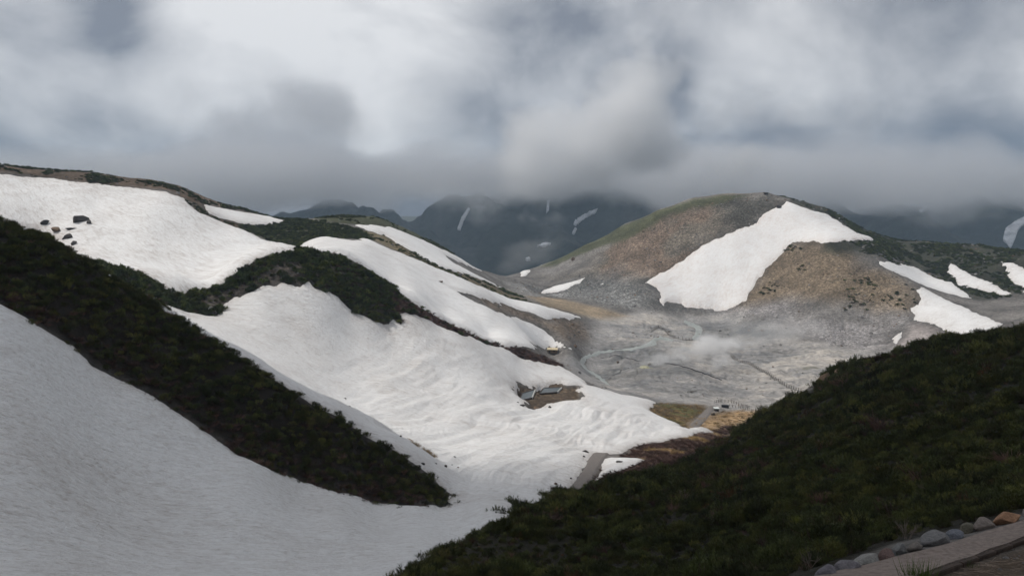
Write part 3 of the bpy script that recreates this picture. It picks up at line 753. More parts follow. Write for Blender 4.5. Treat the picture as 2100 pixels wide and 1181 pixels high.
FAR = [
 ('bright snow tongue on the dark far mountain at the right edge', [(2057, 492), (2062, 470), (2085, 455), (2112, 440), (2110, 455), (2089, 470), (2080, 495), (2072, 510)]),
 ('pale triangular snow patch on the far mountain under the right cloud', [(1824, 424), (1828, 404), (1839, 388), (1853, 396), (1840, 412)]),
 ('stubby snow patch right of the triangular one on the far mountain', [(1883, 433), (1898, 425), (1902, 429), (1890, 436)]),
 ('bent snow streak on the far mountain left of the right hill', [(1176, 462), (1180, 452), (1200, 440), (1226, 429), (1222, 436), (1200, 449), (1188, 458), (1182, 463)]),
 ('short snow dash under the bent streak on the far mountain', [(1173, 480), (1179, 469), (1183, 471), (1178, 480)]),
 ('small snow patch on the far mountain above the right hill shoulder', [(1456, 385), (1468, 383), (1475, 397), (1466, 396)]),
 ('round snow fleck on the far mountain behind the hill top', [(1566, 380), (1576, 377), (1580, 382), (1570, 385)]),
 ('faint flat snow streak on the far mountain above the saddle', [(1102, 506), (1118, 500), (1130, 502), (1118, 506)]),
 ('slim snow gully on the far mountain above the left slope', [(938, 472), (946, 448), (960, 428), (964, 431), (952, 452), (944, 474)]),
 ('thin snow thread hanging down the far mountain in mid view', [(1120, 438), (1122, 414), (1127, 412), (1126, 430)]),
 ('slanting snow thread on the far mountain right of the hill top', [(1697, 410), (1712, 392), (1718, 388), (1704, 406)]),
 ('snow gully on the far mountain right behind the hill top', [(1640, 400), (1643, 380), (1650, 366), (1649, 384), (1645, 404)]),
 ('tiny snow spot on the far mountain close above the saddle steam', [(1078, 532), (1085, 530), (1088, 534), (1081, 535)]),
]
for lab, pts in FAR:
    P = []
    for i in range(len(pts)):
        p, q = pts[i], pts[(i + 1) % len(pts)]
        for k in range(4):
            P.append(mhit(p[0] + (q[0] - p[0]) * k / 4, p[1] + (q[1] - p[1]) * k / 4))
    P = np.array(P)
    bm = bmesh.new()
    vs_ = [bm.verts.new((x, y, float(mtn_z(x, y)) + 2)) for i, (x, y) in enumerate(P)]
    f = bm.faces.new(vs_)
    if f.normal.z < 0: f.normal_flip()
    bmesh.ops.triangulate(bm, faces=bm.faces[:])
    bmesh.ops.subdivide_edges(bm, edges=bm.edges[:], cuts=2, use_grid_fill=True)
    for vtx in bm.verts: vtx.co.z = float(mtn_z(vtx.co.x, vtx.co.y)) + 6
    ret = bmesh.ops.extrude_face_region(bm, geom=bm.faces[:])
    for e in ret['geom']:
        if isinstance(e, bmesh.types.BMVert): e.co.z -= 8
    bmesh.ops.recalc_face_normals(bm, faces=bm.faces[:])
    me = bpy.data.meshes.new('far_snow'); bm.to_mesh(me); bm.free()
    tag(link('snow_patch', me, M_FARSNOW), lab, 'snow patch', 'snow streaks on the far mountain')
# low country far beyond
me = np_mesh('far_ground', np.array([(-60000, -60000, -520), (60000, -60000, -520), (60000, 60000, -520), (-60000, 60000, -520)], float), np.array([[0, 1, 2, 3]]), False)
tag(link('valley_ground', me, plain('valley', (0.05, 0.055, 0.04), 0.95, 0.3, 0.002)), kind='structure')

# ------------------------------------------------------------------ plants
def foliage_material(name, stops, scale=0.05):
    m, n, l, b = mat(name)
    pos = n.new('ShaderNodeNewGeometry').outputs['Position']
    rnd = n.new('ShaderNodeObjectInfo').outputs['Random']
    f = tex(n, l, pos, scale, 3, 0.6)
    f2 = tex(n, l, pos, 1.3, 2, 0.5)
    k = math_(n, l, 'ADD', math_(n, l, 'MULTIPLY', rnd, 0.42), math_(n, l, 'MULTIPLY', f, 0.62))
    c = ramp(n, l, k, stops)
    c = mixc(n, l, 1.0, c, ramp(n, l, f2, [(0.3, 0.65), (0.7, 1.35)]), 'MULTIPLY')
    wn_ = n.new('ShaderNodeTexWhiteNoise'); wn_.noise_dimensions = '1D'; l.new(rnd, wn_.inputs['W'])
    c = mixc(n, l, 1.0, c, ramp(n, l, wn_.outputs['Value'], [(0.0, 0.45), (0.6, 0.9), (1.0, 1.6)]), 'MULTIPLY')
    l.new(c, b.inputs['Base Color'])
    b.inputs['Roughness'].default_value = 0.65
    b.inputs['Specular IOR Level'].default_value = 0.22
    return m
M_PINE = foliage_material('pine_needles', [(0.25, (0.029, 0.037, 0.013)), (0.5, (0.058, 0.069, 0.019)), (0.68, (0.095, 0.097, 0.026)), (0.85, (0.080, 0.068, 0.028))])
M_PINE_FAR = foliage_material('pine_needles_far', [(0.25, (0.028, 0.042, 0.016)), (0.5, (0.055, 0.076, 0.022)), (0.70, (0.095, 0.112, 0.030)), (0.9, (0.085, 0.078, 0.035))], 0.03)
M_TWIG = foliage_material('bare_twigs', [(0.25, (0.050, 0.029, 0.025)), (0.5, (0.086, 0.047, 0.038)), (0.8, (0.115, 0.072, 0.052))])
M_BARK = plain('pine_bark', (0.075, 0.052, 0.040), 0.9, 0.4, 8)
M_RUST = foliage_material('withered_needles', [(0.25, (0.07, 0.032, 0.015)), (0.6, (0.11, 0.05, 0.02)), (0.9, (0.13, 0.075, 0.03))])
M_LIME = foliage_material('young_leaves', [(0.25, (0.10, 0.115, 0.02)), (0.6, (0.17, 0.17, 0.025)), (0.9, (0.22, 0.19, 0.03))])
M_STRAW = foliage_material('dry_grass', [(0.25, (0.22, 0.14, 0.065)), (0.5, (0.33, 0.23, 0.11)), (0.8, (0.40, 0.30, 0.16))])
M_GRASS = foliage_material('green_grass', [(0.25, (0.05, 0.085, 0.015)), (0.6, (0.10, 0.15, 0.025)), (0.9, (0.15, 0.17, 0.04))])

def perp(d):
    a = np.where(np.abs(d[:, 2:3]) < 0.9, np.array([[0, 0, 1.0]]), np.array([[1.0, 0, 0]]))
    u = np.cross(d, a); u /= np.linalg.norm(u, axis=1, keepdims=True)
    return u, np.cross(d, u)
def norm(v):
    return v / (np.linalg.norm(v, axis=1, keepdims=True) + 1e-9)
def blades(base, d, L, w, rng):
    u, v = perp(d)
    a = rng.uniform(0, 2 * np.pi, len(d))[:, None]
    s = (u * np.cos(a) + v * np.sin(a)) * (w[:, None] * 0.5)
    V = np.stack([base - s, base + s, base + d * L[:, None]], 1).reshape(-1, 3)
    return V, np.arange(len(V)).reshape(-1, 3)
def sticks(p, q, w0, w1):
    d = norm(q - p); u, v = perp(d)
    k = len(p); V = []
    for a in (0, 2.094, 4.189):
        V.append(p + (u * math.cos(a) + v * math.sin(a)) * w0)
    for a in (0, 2.094, 4.189):
        V.append(q + (u * math.cos(a) + v * math.sin(a)) * w1)
    V = np.stack(V, 1).reshape(-1, 3)
    b0 = (np.arange(k) * 6)[:, None]
    F = np.concatenate([b0 + np.array([[0, 1, 4]]), b0 + np.array([[0, 4, 3]]), b0 + np.array([[1, 2, 5]]), b0 + np.array([[1, 5, 4]]), b0 + np.array([[2, 0, 3]]), b0 + np.array([[2, 3, 5]])])
    return V, F
def pine_parts(seed, shoots, needles, nl, nw, h=0.85):
    """dwarf pine: a low dome of upturned brush-like shoots on creeping branches (radius 1)"""
    rng = np.random.default_rng(seed)
    ph = rng.uniform(0, 2 * np.pi, shoots); rr = np.sqrt(rng.uniform(0.0, 1, shoots))
    lump = 0.8 + 0.35 * np.sin(ph * 3 + seed) * rr
    x, y = rr * np.cos(ph) * lump, rr * np.sin(ph) * lump
    z = h * np.sqrt(np.clip(1.02 - rr ** 2, 0.03, 1)) * rng.uniform(0.62, 1.08, shoots)
    tip = np.stack([x, y, z], 1)
    d = norm(np.stack([x * 0.8, y * 0.8, np.full(shoots, 0.75)], 1) + rng.normal(0, 0.22, (shoots, 3)))
    L = rng.uniform(0.26, 0.5, shoots)
    t = rng.uniform(0.0, 1, (shoots, needles))
    base = (tip[:, None] - d[:, None] * (L[:, None] * (1 - t))[..., None]).reshape(-1, 3)
    dd = np.repeat(d, needles, 0); u, v = perp(dd)
    a = rng.uniform(0, 2 * np.pi, len(dd))[:, None]; sp = rng.uniform(0.45, 1.15, len(dd))[:, None]
    nd = norm(dd + (u * np.cos(a) + v * np.sin(a)) * sp)
    V, F = blades(base, nd, nl * rng.uniform(0.7, 1.2, len(dd)), nw * rng.uniform(0.7, 1.3, len(dd)), rng)
    k = max(6, shoots // 3)
    st = sticks(np.c_[rng.normal(0, 0.12, (k, 2)), np.full(k, -0.25)], (tip - d * L[:, None] * 0.4)[:k], 0.022, 0.010)
    return (V, F), st
def twig_parts(seed, nst=26):
    rng = np.random.default_rng(seed)
    P, Q = [], []
    for i in range(nst):
        a = rng.uniform(0, 6.28); out = rng.uniform(0.2, 1.0)
        p0 = np.array([rng.normal(0, .15), rng.normal(0, .15), -0.15])
        p1 = p0 + np.array([math.cos(a) * out * .6, math.sin(a) * out * .6, rng.uniform(.35, .6)])
        P.append(p0); Q.append(p1)
        for k in range(4):
            s = p0 + (p1 - p0) * rng.uniform(.5, 1)
            e = s + np.array([math.cos(a) * .3 + rng.normal(0, .18), math.sin(a) * .3 + rng.normal(0, .18), rng.uniform(.12, .42)])
            P.append(s); Q.append(e)
    return sticks(np.array(P), np.array(Q), 0.016, 0.007)
def tuft_parts(seed, nb, spread, L, w):
    rng = np.random.default_rng(seed)
    b = np.c_[rng.normal(0, spread * .35, (nb, 2)), np.full(nb, -0.03)]
    d = norm(np.c_[b[:, :2] * 1.3 + rng.normal(0, .28, (nb, 2)), np.full(nb, 1.0)])
    return blades(b, d, L * rng.uniform(.45, 1.1, nb), np.full(nb, w), rng)
LIB = {}
def lib(key, objs):
    c = bpy.data.collections.new(key)
    for o in objs: c.objects.link(o)
    LIB[key] = c
def two_mat(name, A, B, ma, mb):
    V = np.r_[A[0], B[0]]; F = np.r_[A[1], B[1] + len(A[0])]
    me = np_mesh(name, V, F, False)
    me.materials.append(ma); me.materials.append(mb)
    mi_ = np.zeros(len(F), np.int32); mi_[len(A[1]):] = 1
    me.polygons.foreach_set('material_index', mi_)
    return me
NEAR_PARTS = [pine_parts(100 + i, 74, 24, 0.17, 0.021) for i in range(5)]
near_meshes = [two_mat('pine', A, B, M_PINE, M_BARK) for A, B in NEAR_PARTS]
rust_mesh = two_mat('pine_rust', *pine_parts(140, 60, 18, 0.17, 0.02), M_RUST, M_BARK)
far_meshes = [two_mat('pine_far', *pine_parts(200 + i, 46, 9, 0.33, 0.085), M_PINE_FAR, M_BARK) for i in range(4)]
def tw(seed, m):
    V, F = twig_parts(seed); me = np_mesh('twig', V, F, False); me.materials.append(m); return me
twig_meshes = [tw(300 + i, M_TWIG) for i in range(3)]
def tf(seed, m, nb=70, sp=1.0, L=0.55, w=0.035):
    V, F = tuft_parts(seed, nb, sp, L, w); me = np_mesh('tuft', V, F, False); me.materials.append(m); return me
straw_meshes = [tf(400 + i, M_STRAW, 90, 1.2, 0.5, 0.05) for i in range(3)]
mk = lambda nm, meshes: [bpy.data.objects.new('%s_%02d' % (nm, i), me) for i, me in enumerate(meshes)]
lib('near_pine', mk('a', near_meshes + [rust_mesh] + twig_meshes))
lib('far_pine', mk('b', far_meshes + twig_meshes))
lib('twigs', mk('c', twig_meshes))
lib('straw', mk('d', straw_meshes))

DLR = math.log(1400.0 / 4.0) / (NR - 1)
CELL = GR ** 2 * DLR * np.gradient(AZ)[:, None]
INAZ = (np.abs(GA) < R(37.5))
def scatter(dens, seed, surf=None):
    """random points over the ground with dens per square metre"""
    rng = np.random.default_rng(seed)
    w = (dens * CELL * INAZ).ravel(); w = np.maximum(w, 0)
    n = int(w.sum())
    c = rng.choice(w.size, n, p=w / w.sum())
    i, j = c // NR, c % NR
    az = AZ[i] + (rng.random(n) - .5) * np.gradient(AZ)[i]; lr = np.log(RR[j]) + (rng.random(n) - .5) * DLR
    r = np.exp(lr)
    Z = (GZ if surf is None else surf)
    ia = np.clip(i + (az < AZ[i]) * -1, 0, NA - 2); ta = (az - AZ[ia]) / (AZ[ia + 1] - AZ[ia])
    jb = np.clip(j + (lr < np.log(RR[j])) * -1, 0, NR - 2); tb = (lr - np.log(RR[jb])) / DLR
    z = (Z[ia, jb] * (1 - ta) + Z[ia + 1, jb] * ta) * (1 - tb) + (Z[ia, jb + 1] * (1 - ta) + Z[ia + 1, jb + 1] * ta) * tb
    return np.stack([r * np.sin(az), r * np.cos(az), z], 1), r, i, j, rng
def instancer(name, pts, scl, rot, var, coll, label, cat=None):
    me = bpy.data.meshes.new(name)
    me.vertices.add(len(pts)); me.vertices.foreach_set('co', np.ascontiguousarray(pts, np.float32).ravel())
    me.attributes.new('scl', 'FLOAT_VECTOR', 'POINT').data.foreach_set('vector', np.ascontiguousarray(scl, np.float32).ravel())
    me.attributes.new('rot', 'FLOAT_VECTOR', 'POINT').data.foreach_set('vector', np.ascontiguousarray(rot, np.float32).ravel())
    me.attributes.new('var', 'INT', 'POINT').data.foreach_set('value', np.ascontiguousarray(var, np.int32))
    ng = bpy.data.node_groups.new(name, 'GeometryNodeTree')
    ng.interface.new_socket('Geometry', in_out='INPUT', socket_type='NodeSocketGeometry')
    ng.interface.new_socket('Geometry', in_out='OUTPUT', socket_type='NodeSocketGeometry')
    n, l = ng.nodes, ng.links
    gi, go = n.new('NodeGroupInput'), n.new('NodeGroupOutput')
    ip = n.new('GeometryNodeInstanceOnPoints'); ip.inputs['Pick Instance'].default_value = True
    ci = n.new('GeometryNodeCollectionInfo'); ci.inputs['Collection'].default_value = LIB[coll]
    ci.inputs['Separate Children'].default_value = True; ci.inputs['Reset Children'].default_value = True
    def at(nm, ty):
        a = n.new('GeometryNodeInputNamedAttribute'); a.data_type = ty; a.inputs['Name'].default_value = nm
        return a.outputs[0]
    l.new(gi.outputs[0], ip.inputs['Points']); l.new(ci.outputs[0], ip.inputs['Instance'])
    l.new(at('var', 'INT'), ip.inputs['Instance Index'])
    l.new(at('rot', 'FLOAT_VECTOR'), ip.inputs['Rotation']); l.new(at('scl', 'FLOAT_VECTOR'), ip.inputs['Scale'])
    l.new(ip.outputs[0], go.inputs[0])
    o = link(name, me)
    o.modifiers.new('scatter', 'NODES').node_group = ng
    tag(o, label, cat, kind='stuff')
    return o
def rots(rng, n, tilt=0.15):
    return np.c_[rng.normal(0, tilt, n), rng.normal(0, tilt, n), rng.uniform(0, 6.283, n)]
nosnow = sstep(0.4, -0.6, SNALL)
clump = fbm(GX, GY, 22, 3, 0.5, 400)
# --- near right slope
rb = np.clip(0.34 + 0.0048 * GR, 0.42, 1.2)
dens = 0.80 / rb ** 2 * sstep(-1.5, 0.5, V_RIGHT) * sstep(0.1, -0.3, Z_STEPS)
pts, r, i, j, rng = scatter(dens, 1)
n_ = len(pts)
s = (np.clip(0.34 + 0.0048 * r, 0.42, 1.2) * np.clip(np.exp(rng.normal(-0.05, 0.28, n_)), 0.5, 1.7))
s = s * np.clip(0.95 + 1.5 * fbm(pts[:, 0], pts[:, 1], 4.5, 2, 0.5, 911), 0.5, 1.6)
bald = clump[i, j] + rng.normal(0, 0.10, n_)
var = rng.integers(0, 5, n_)
var = np.where(rng.random(n_) < 0.016, 5, var)
tw_ = (bald > 0.62) | (rng.random(n_) < 0.05)
var = np.where(tw_, rng.integers(6, 9, n_), var)
# shrubs thin out into bare twigs at the lower margin
low = (V_RIGHT[i, j] < 5) & (Z_BRN[i, j] > -6)
var = np.where(low & (rng.random(n_) < 0.5), rng.integers(6, 9, n_), var)
sc3 = np.stack([s, s, s * rng.uniform(0.7, 1.35, n_)], 1)
rot3 = rots(rng, n_)
px = pts[:, 0] / pts[:, 1] * FPX + 1050
order = np.argsort(np.where((np.abs(px - 1050) < 1080) & (r > 17.5) & (var < 5) & (V_RIGHT[i, j] > 0.75), r / s ** 0.6, 1e9))[:300]
sel = np.zeros(n_, bool); sel[order] = True
fol = []; brn = []
for (A, B) in NEAR_PARTS:
    a_ = np_mesh('pine_foliage', *A, False); a_.materials.append(M_PINE); fol.append(a_)
    b_ = np_mesh('pine_branches', *B, False); b_.materials.append(M_BARK); brn.append(b_)
for k in order:
    e = empty('dwarf_pine', pts[k]); e.rotation_euler = rot3[k]; e.scale = sc3[k]
    tag(e, 'low dark green dwarf pine bush on the nearest slope above the stone edged footpath', 'bush', 'dwarf pines on the nearest slope')
    link('foliage', fol[var[k]], None, e); link('branches', brn[var[k]], None, e)
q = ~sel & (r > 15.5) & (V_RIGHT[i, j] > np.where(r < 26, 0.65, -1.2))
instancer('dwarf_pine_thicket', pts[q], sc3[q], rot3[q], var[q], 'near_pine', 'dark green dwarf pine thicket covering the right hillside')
# --- left ridge
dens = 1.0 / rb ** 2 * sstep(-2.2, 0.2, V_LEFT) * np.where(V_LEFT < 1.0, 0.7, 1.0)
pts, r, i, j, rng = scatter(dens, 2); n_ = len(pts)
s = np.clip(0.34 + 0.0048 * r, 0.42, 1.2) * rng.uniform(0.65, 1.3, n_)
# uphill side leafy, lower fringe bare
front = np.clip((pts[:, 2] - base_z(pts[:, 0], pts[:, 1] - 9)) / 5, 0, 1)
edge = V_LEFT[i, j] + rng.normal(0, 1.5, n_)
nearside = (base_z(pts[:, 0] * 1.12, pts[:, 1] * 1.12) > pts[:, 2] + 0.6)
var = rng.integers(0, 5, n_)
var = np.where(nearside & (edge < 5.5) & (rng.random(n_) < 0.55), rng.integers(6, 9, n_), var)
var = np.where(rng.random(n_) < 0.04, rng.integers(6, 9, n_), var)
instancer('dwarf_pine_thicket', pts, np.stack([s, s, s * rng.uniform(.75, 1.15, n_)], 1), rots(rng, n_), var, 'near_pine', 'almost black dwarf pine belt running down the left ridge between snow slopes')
# --- middle ridge
dens = 1.0 / rb ** 2 * sstep(-1.5, 0.3, V_MID) * (1 - 0.8 * sstep(0, 3, V_ROCKM)) * (1 - 0.85 * sstep(-1, 2, V_MAROON)) * nosnow
pts, r, i, j, rng = scatter(dens, 3); n_ = len(pts)
s = np.clip(0.34 + 0.0052 * r, 0.42, 1.7) * rng.uniform(0.55, 1.3, n_)
var = np.where(rng.random(n_) < 0.08, rng.integers(4, 7, n_), rng.integers(0, 4, n_))
instancer('dwarf_pine_thicket', pts, np.stack([s, s, s * rng.uniform(.6, 1.05, n_)], 1), rots(rng, n_), var, 'far_pine', 'green dwarf pine scrub on the hump between two snowfields')
# --- bare maroon scrub
dens = 0.9 / rb ** 2 * np.maximum(sstep(-1.5, 0.5, V_MAROON), sstep(-1.5, 1, Z_BRN) * sstep(0.10, -0.05, fbm(GX, GY, 16, 3, 0.5, 3)) * sstep(3, 0, V_RIGHT)) * nosnow
pts, r, i, j, rng = scatter(dens, 4); n_ = len(pts)
s = np.clip(0.3 + 0.0042 * r, 0.4, 1.5) * rng.uniform(0.6, 1.3, n_)
instancer('bare_scrub', pts, np.stack([s, s, s * .7], 1), rots(rng, n_), rng.integers(0, 3, n_), 'twigs', 'leafless maroon scrub along the snow margins')
dens = 0.5 / rb ** 2 * np.maximum(sstep(-1, 1, Z_BRN) * sstep(-0.02, 0.1, fbm(GX, GY, 16, 3, 0.5, 3)) * sstep(3, 0, V_RIGHT), np.maximum(0.25 * sstep(-2, 2, Z_STRAW), 0.3 * sstep(-1, 2, Z_MEADOW))) * nosnow
pts, r, i, j, rng = scatter(dens, 5); n_ = len(pts)
s = np.clip(0.5 + 0.003 * r, 0.4, 1.5) * rng.uniform(0.6, 1.3, n_)
instancer('dry_grass', pts, np.stack([s, s, s], 1), rots(rng, n_), rng.integers(0, 3, n_), 'straw', 'straw coloured dry grass beside the lower path')
# --- far scrub: left skyline, green knoll, rib and the right ridge
w = 0.75 * sstep(-2, 2, V_HILL) + 0.55 * sstep(-3, 1, V_SKY) * sstep(-0.15, 0.08, clump) + 0.5 * sstep(-2, 2, V_SKY2) * sstep(-0.15, 0.1, clump) + 0.25 * sstep(-2, 2, V_RIB) * sstep(0, 0.2, clump) + 0.4 * sstep(-4, 3, V_RDARK) * sstep(-0.2, 0.1, clump) + 0.12 * sstep(-3, 3, Z_OCHRE) * sstep(0.1, 0.3, clump)
dens = w / 2.6 * nosnow
pts, r, i, j, rng = scatter(dens, 6); n_ = len(pts)
s = np.clip(0.6 + 0.0018 * r, 0.4, 2.2) * rng.uniform(0.5, 1.35, n_)
instancer('dwarf_pine_thicket', pts, np.stack([s, s, s * rng.uniform(.45, .85, n_)], 1), rots(rng, n_), rng.integers(0, 4, n_), 'far_pine', 'patchy dark scrub on the far skyline ridges')

# ------------------------------------------------------------------ stones
def rock_mesh(name, seed, sub=2, flat=0.7, planes=9, cut=(0.38, 0.78)):
    rng = random.Random(seed)
    bm = bmesh.new()
    bmesh.ops.create_icosphere(bm, subdivisions=sub, radius=1.0)
    pl = []
    for _ in range(planes):
        v = Vector((rng.gauss(0, 1), rng.gauss(0, 1), rng.gauss(0.2, 0.8))).normalized()
        pl.append((v, rng.uniform(*cut)))
    ex = Vector((rng.uniform(.8, 1.2), rng.uniform(.65, 1.0), flat * rng.uniform(.8, 1.2)))
    for v in bm.verts:
        for d, k in pl:
            t = v.co.dot(d) - k
            if t > 0: v.co -= d * t * 0.93
        v.co *= 1 + rng.uniform(-0.035, 0.035) * (1.0 if sub < 3 else 0.25)
        v.co = Vector((v.co.x * ex.x, v.co.y * ex.y, v.co.z * ex.z))
    me = bpy.data.meshes.new(name); bm.to_mesh(me); bm.free()
    return me
def stone_material(name, c, var=0.35, scale=1.6):
    m, n, l, b = mat(name)
    pos = n.new('ShaderNodeTexCoord').outputs['Object']
    rnd = n.new('ShaderNodeObjectInfo').outputs['Random']
    f = tex(n, l, pos, scale, 7, 0.65); f2 = tex(n, l, pos, scale * 5, 4, 0.7)
    c1 = ramp(n, l, f, [(0.3, tuple(x * (1 - var) for x in c)), (0.52, c), (0.72, tuple(min(1, x * (1 + var)) for x in c))])
    c1 = mixc(n, l, 1.0, c1, ramp(n, l, f2, [(0.3, 0.72), (0.7, 1.25)]), 'MULTIPLY')
    c1 = mixc(n, l, 1.0, c1, ramp(n, l, rnd, [(0.0, 0.6), (0.6, 1.0), (1.0, 1.4)]), 'MULTIPLY')
    l.new(c1, b.inputs['Base Color']); b.inputs['Roughness'].default_value = 0.9; b.inputs['Specular IOR Level'].default_value = 0.2
    bump(n, l, b, f2, 0.06, 0.6)
    return m
M_STONE = stone_material('scree_stone', (0.20, 0.19, 0.18))
M_STONE_BR = stone_material('brown_stone', (0.17, 0.12, 0.085))
M_STONE_DK = stone_material('dark_stone', (0.062, 0.056, 0.052))
rk = []
for i_ in range(6):
    me = rock_mesh('stone', 500 + i_, 1, 0.75, 7); me.materials.append(M_STONE if i_ < 4 else M_STONE_BR); rk.append(me)
lib('stones', mk('e', rk))
patch = sstep(-0.15, 0.25, fbm(GX, GY, 45, 3, 0.6, 450))
w = 0.045 * sstep(-10, 10, Z_GREYG) + 0.016 * sstep(-10, 20, Z_BROWN) + 0.010 * sstep(-10, 15, Z_OCHRE) + 0.022 * sstep(-10, 15, Z_FOOT) + 0.02 * sstep(-5, 5, Z_TAN2) + 0.02 * sstep(-5, 5, V_RIB) + 0.005 * sstep(0, 20, Z_FLOOR) + 0.03 * sstep(12, 0, np.abs(Z_FLOOR)) * (GX < 60) + 0.05 * sstep(-2, 2, V_ROCKM) + 0.05 * sstep(-8, 8, Z_TOP) + 0.02 * sstep(-5, 5, V_RDARK) + 0.01 * sstep(-2, 3, V_SKY)
dens = w * (0.25 + 1.4 * patch) * nosnow
pts, r, i, j, rng = scatter(dens, 8); n_ = len(pts)
s = np.clip(np.exp(rng.normal(-0.35, 0.55, n_)), 0.25, 2.6) * np.clip(r / 700, 0.55, 1)
instancer('scree_stones', pts, np.stack([s, s, s], 1), rots(rng, n_, 0.4), rng.integers(0, 6, n_), 'stones', 'grey and brown stones strewn over the hillsides')

# ------------------------------------------------------------------ water, paths
def sheet(name, pts, dmin, dmax, m, lift=0.25, k=0.5, step=5, extra=None, hug=True):
    s = zone(pts, dmin, dmax, 8, step)
    if extra is not None: s = np.minimum(s, extra)
    s = s + 0.35 * jit * np.clip(GR * 0.0025, 0.1, 1.2)
    Z = (GZ if hug else GZ0) + np.clip(s * k, -1.2, lift)
    o = link(name, sub_mesh(name, s > -1.2 - 0.004 * GR, Z), m)
    return o
def water_material(name, c, rough=0.12):
    m, n, l, b = mat(name)
    pos = n.new('ShaderNodeNewGeometry').outputs['Position']
    f = tex(n, l, pos, 0.12, 5, 0.6, 0.6)
    l.new(ramp(n, l, f, [(0.3, tuple(x * .75 for x in c)), (0.7, tuple(x * 1.2 for x in c))]), b.inputs['Base Color'])
    b.inputs['Roughness'].default_value = rough
    bump(n, l, b, tex(n, l, pos, 1.5, 3), 0.03, 0.3)
    return m
M_STREAM = water_material('milky_stream', (0.27, 0.295, 0.28), 0.4)
M_POND = water_material('pond', (0.16, 0.15, 0.11), 0.3)
M_POOL = water_material('pool_water', (0.07, 0.085, 0.09), 0.35)
M_GRAVEL = plain('path_gravel', (0.165, 0.15, 0.14), 0.95, 0.3, 3.0, 0.1, 0.03)
st = sheet('stream', [(1404, 655), (1416, 658), (1436, 667), (1441, 676), (1438, 688), (1428, 696), (1416, 696), (1426, 684), (1427, 676), (1416, 668), (1402, 662)], 560, 720, M_STREAM, 0.3)
tag(st, kind='structure')
st = sheet('stream', [(1386, 700), (1372, 693), (1354, 689), (1341, 695), (1332, 702), (1318, 708), (1290, 712), (1262, 715), (1262, 718), (1295, 716), (1330, 712), (1346, 709), (1346, 701), (1358, 696), (1372, 699)], 480, 650, M_STREAM, 0.3)
tag(st, kind='structure')
st = sheet('stream', [(1262, 714), (1240, 718), (1208, 725), (1191, 735), (1188, 743), (1198, 746), (1203, 736), (1214, 730), (1244, 722), (1264, 718)], 420, 560, M_STREAM, 0.3)
tag(st, kind='structure')
st = sheet('stream', [(1190, 744), (1198, 744), (1206, 758), (1222, 768), (1240, 777), (1252, 790), (1244, 788), (1230, 776), (1210, 766), (1196, 756)], 380, 540, M_STREAM, 0.25)
tag(st, kind='structure')
st = sheet('pond', [(1642, 756), (1656, 750), (1674, 752), (1692, 759), (1676, 764), (1654, 762)], 420, 560, M_POND, 0.3, hug=False)
tag(st, kind='structure')
pt = sheet('valley_path', [(1150, 1018), (1172, 995), (1196, 965), (1206, 942), (1216, 930), (1236, 925), (1250, 930), (1236, 946), (1222, 970), (1210, 1000), (1200, 1018)], 120, 260, M_GRAVEL, 0.3, 0.8)
tag(pt, kind='structure')
pt = sheet('valley_path', [(1402, 884), (1424, 862), (1444, 842), (1456, 832), (1466, 832), (1460, 846), (1446, 862), (1428, 884)], 260, 420, M_GRAVEL, 0.3, 0.8)
tag(pt, kind='structure')

# ------------------------------------------------------------------ footpath beside the viewer
def fp(u, v):
    return hit(u, v, 10, 22)
E_TOP = [fp(*p) for p in ((1640, 1200), (1700, 1181), (1760, 1170), (1850, 1146), (1900, 1134), (1960, 1116), (2020, 1096), (2100, 1074), (2220, 1046), (2350, 1020))]
E_BOT = [fp(*p) for p in ((1800, 1228), (1850, 1204), (1890, 1186), (1960, 1160), (1995, 1147), (2030, 1134), (2065, 1121), (2110, 1104), (2220, 1072), (2350, 1042))]
def ribbon(name, A, B, lift, m, nsub=8, thick=0.12):
    bm = bmesh.new(); rows = []
    for a, b_ in zip(A, B):
        row = []
        for k in range(nsub + 1):
            t = k / nsub; x = a[0] + (b_[0] - a[0]) * t; y = a[1] + (b_[1] - a[1]) * t
            z = a[2] * (1 - t) + b_[2] * t
            row.append(bm.verts.new((x, y, z + lift + 0.02 * math.sin(x * 5 + k))))
        rows.append(row)
    for r0, r1 in zip(rows[:-1], rows[1:]):
        for k in range(nsub):
            bm.faces.new((r0[k], r0[k + 1], r1[k + 1], r1[k]))
    bmesh.ops.recalc_face_normals(bm, faces=bm.faces[:])
    if sum(f.normal.z for f in bm.faces) < 0: bmesh.ops.reverse_faces(bm, faces=bm.faces[:])
    ret = bmesh.ops.extrude_face_region(bm, geom=bm.faces[:])
    for e in ret['geom']:
        if isinstance(e, bmesh.types.BMVert): e.co.z += 0.0
    for v in [e for e in ret['geom'] if isinstance(e, bmesh.types.BMVert)]: v.co.z += thick
    for v in bm.verts: v.co.z -= thick
    bmesh.ops.recalc_face_normals(bm, faces=bm.faces[:])
    me = bpy.data.meshes.new(name); bm.to_mesh(me); bm.free()
    return link(name, me, m)
M_PATH = plain('path_earth', (0.20, 0.165, 0.145), 0.95, 0.3, 9.0, 0.1, 0.03)
path = ribbon('footpath', E_TOP, E_BOT, 0.10, M_PATH, 8, 0.3)
tag(path, kind='structure')
M_TIMBER = plain('old_timber', (0.055, 0.04, 0.032), 0.85, 0.4, 5.0, 0.2, 0.02)
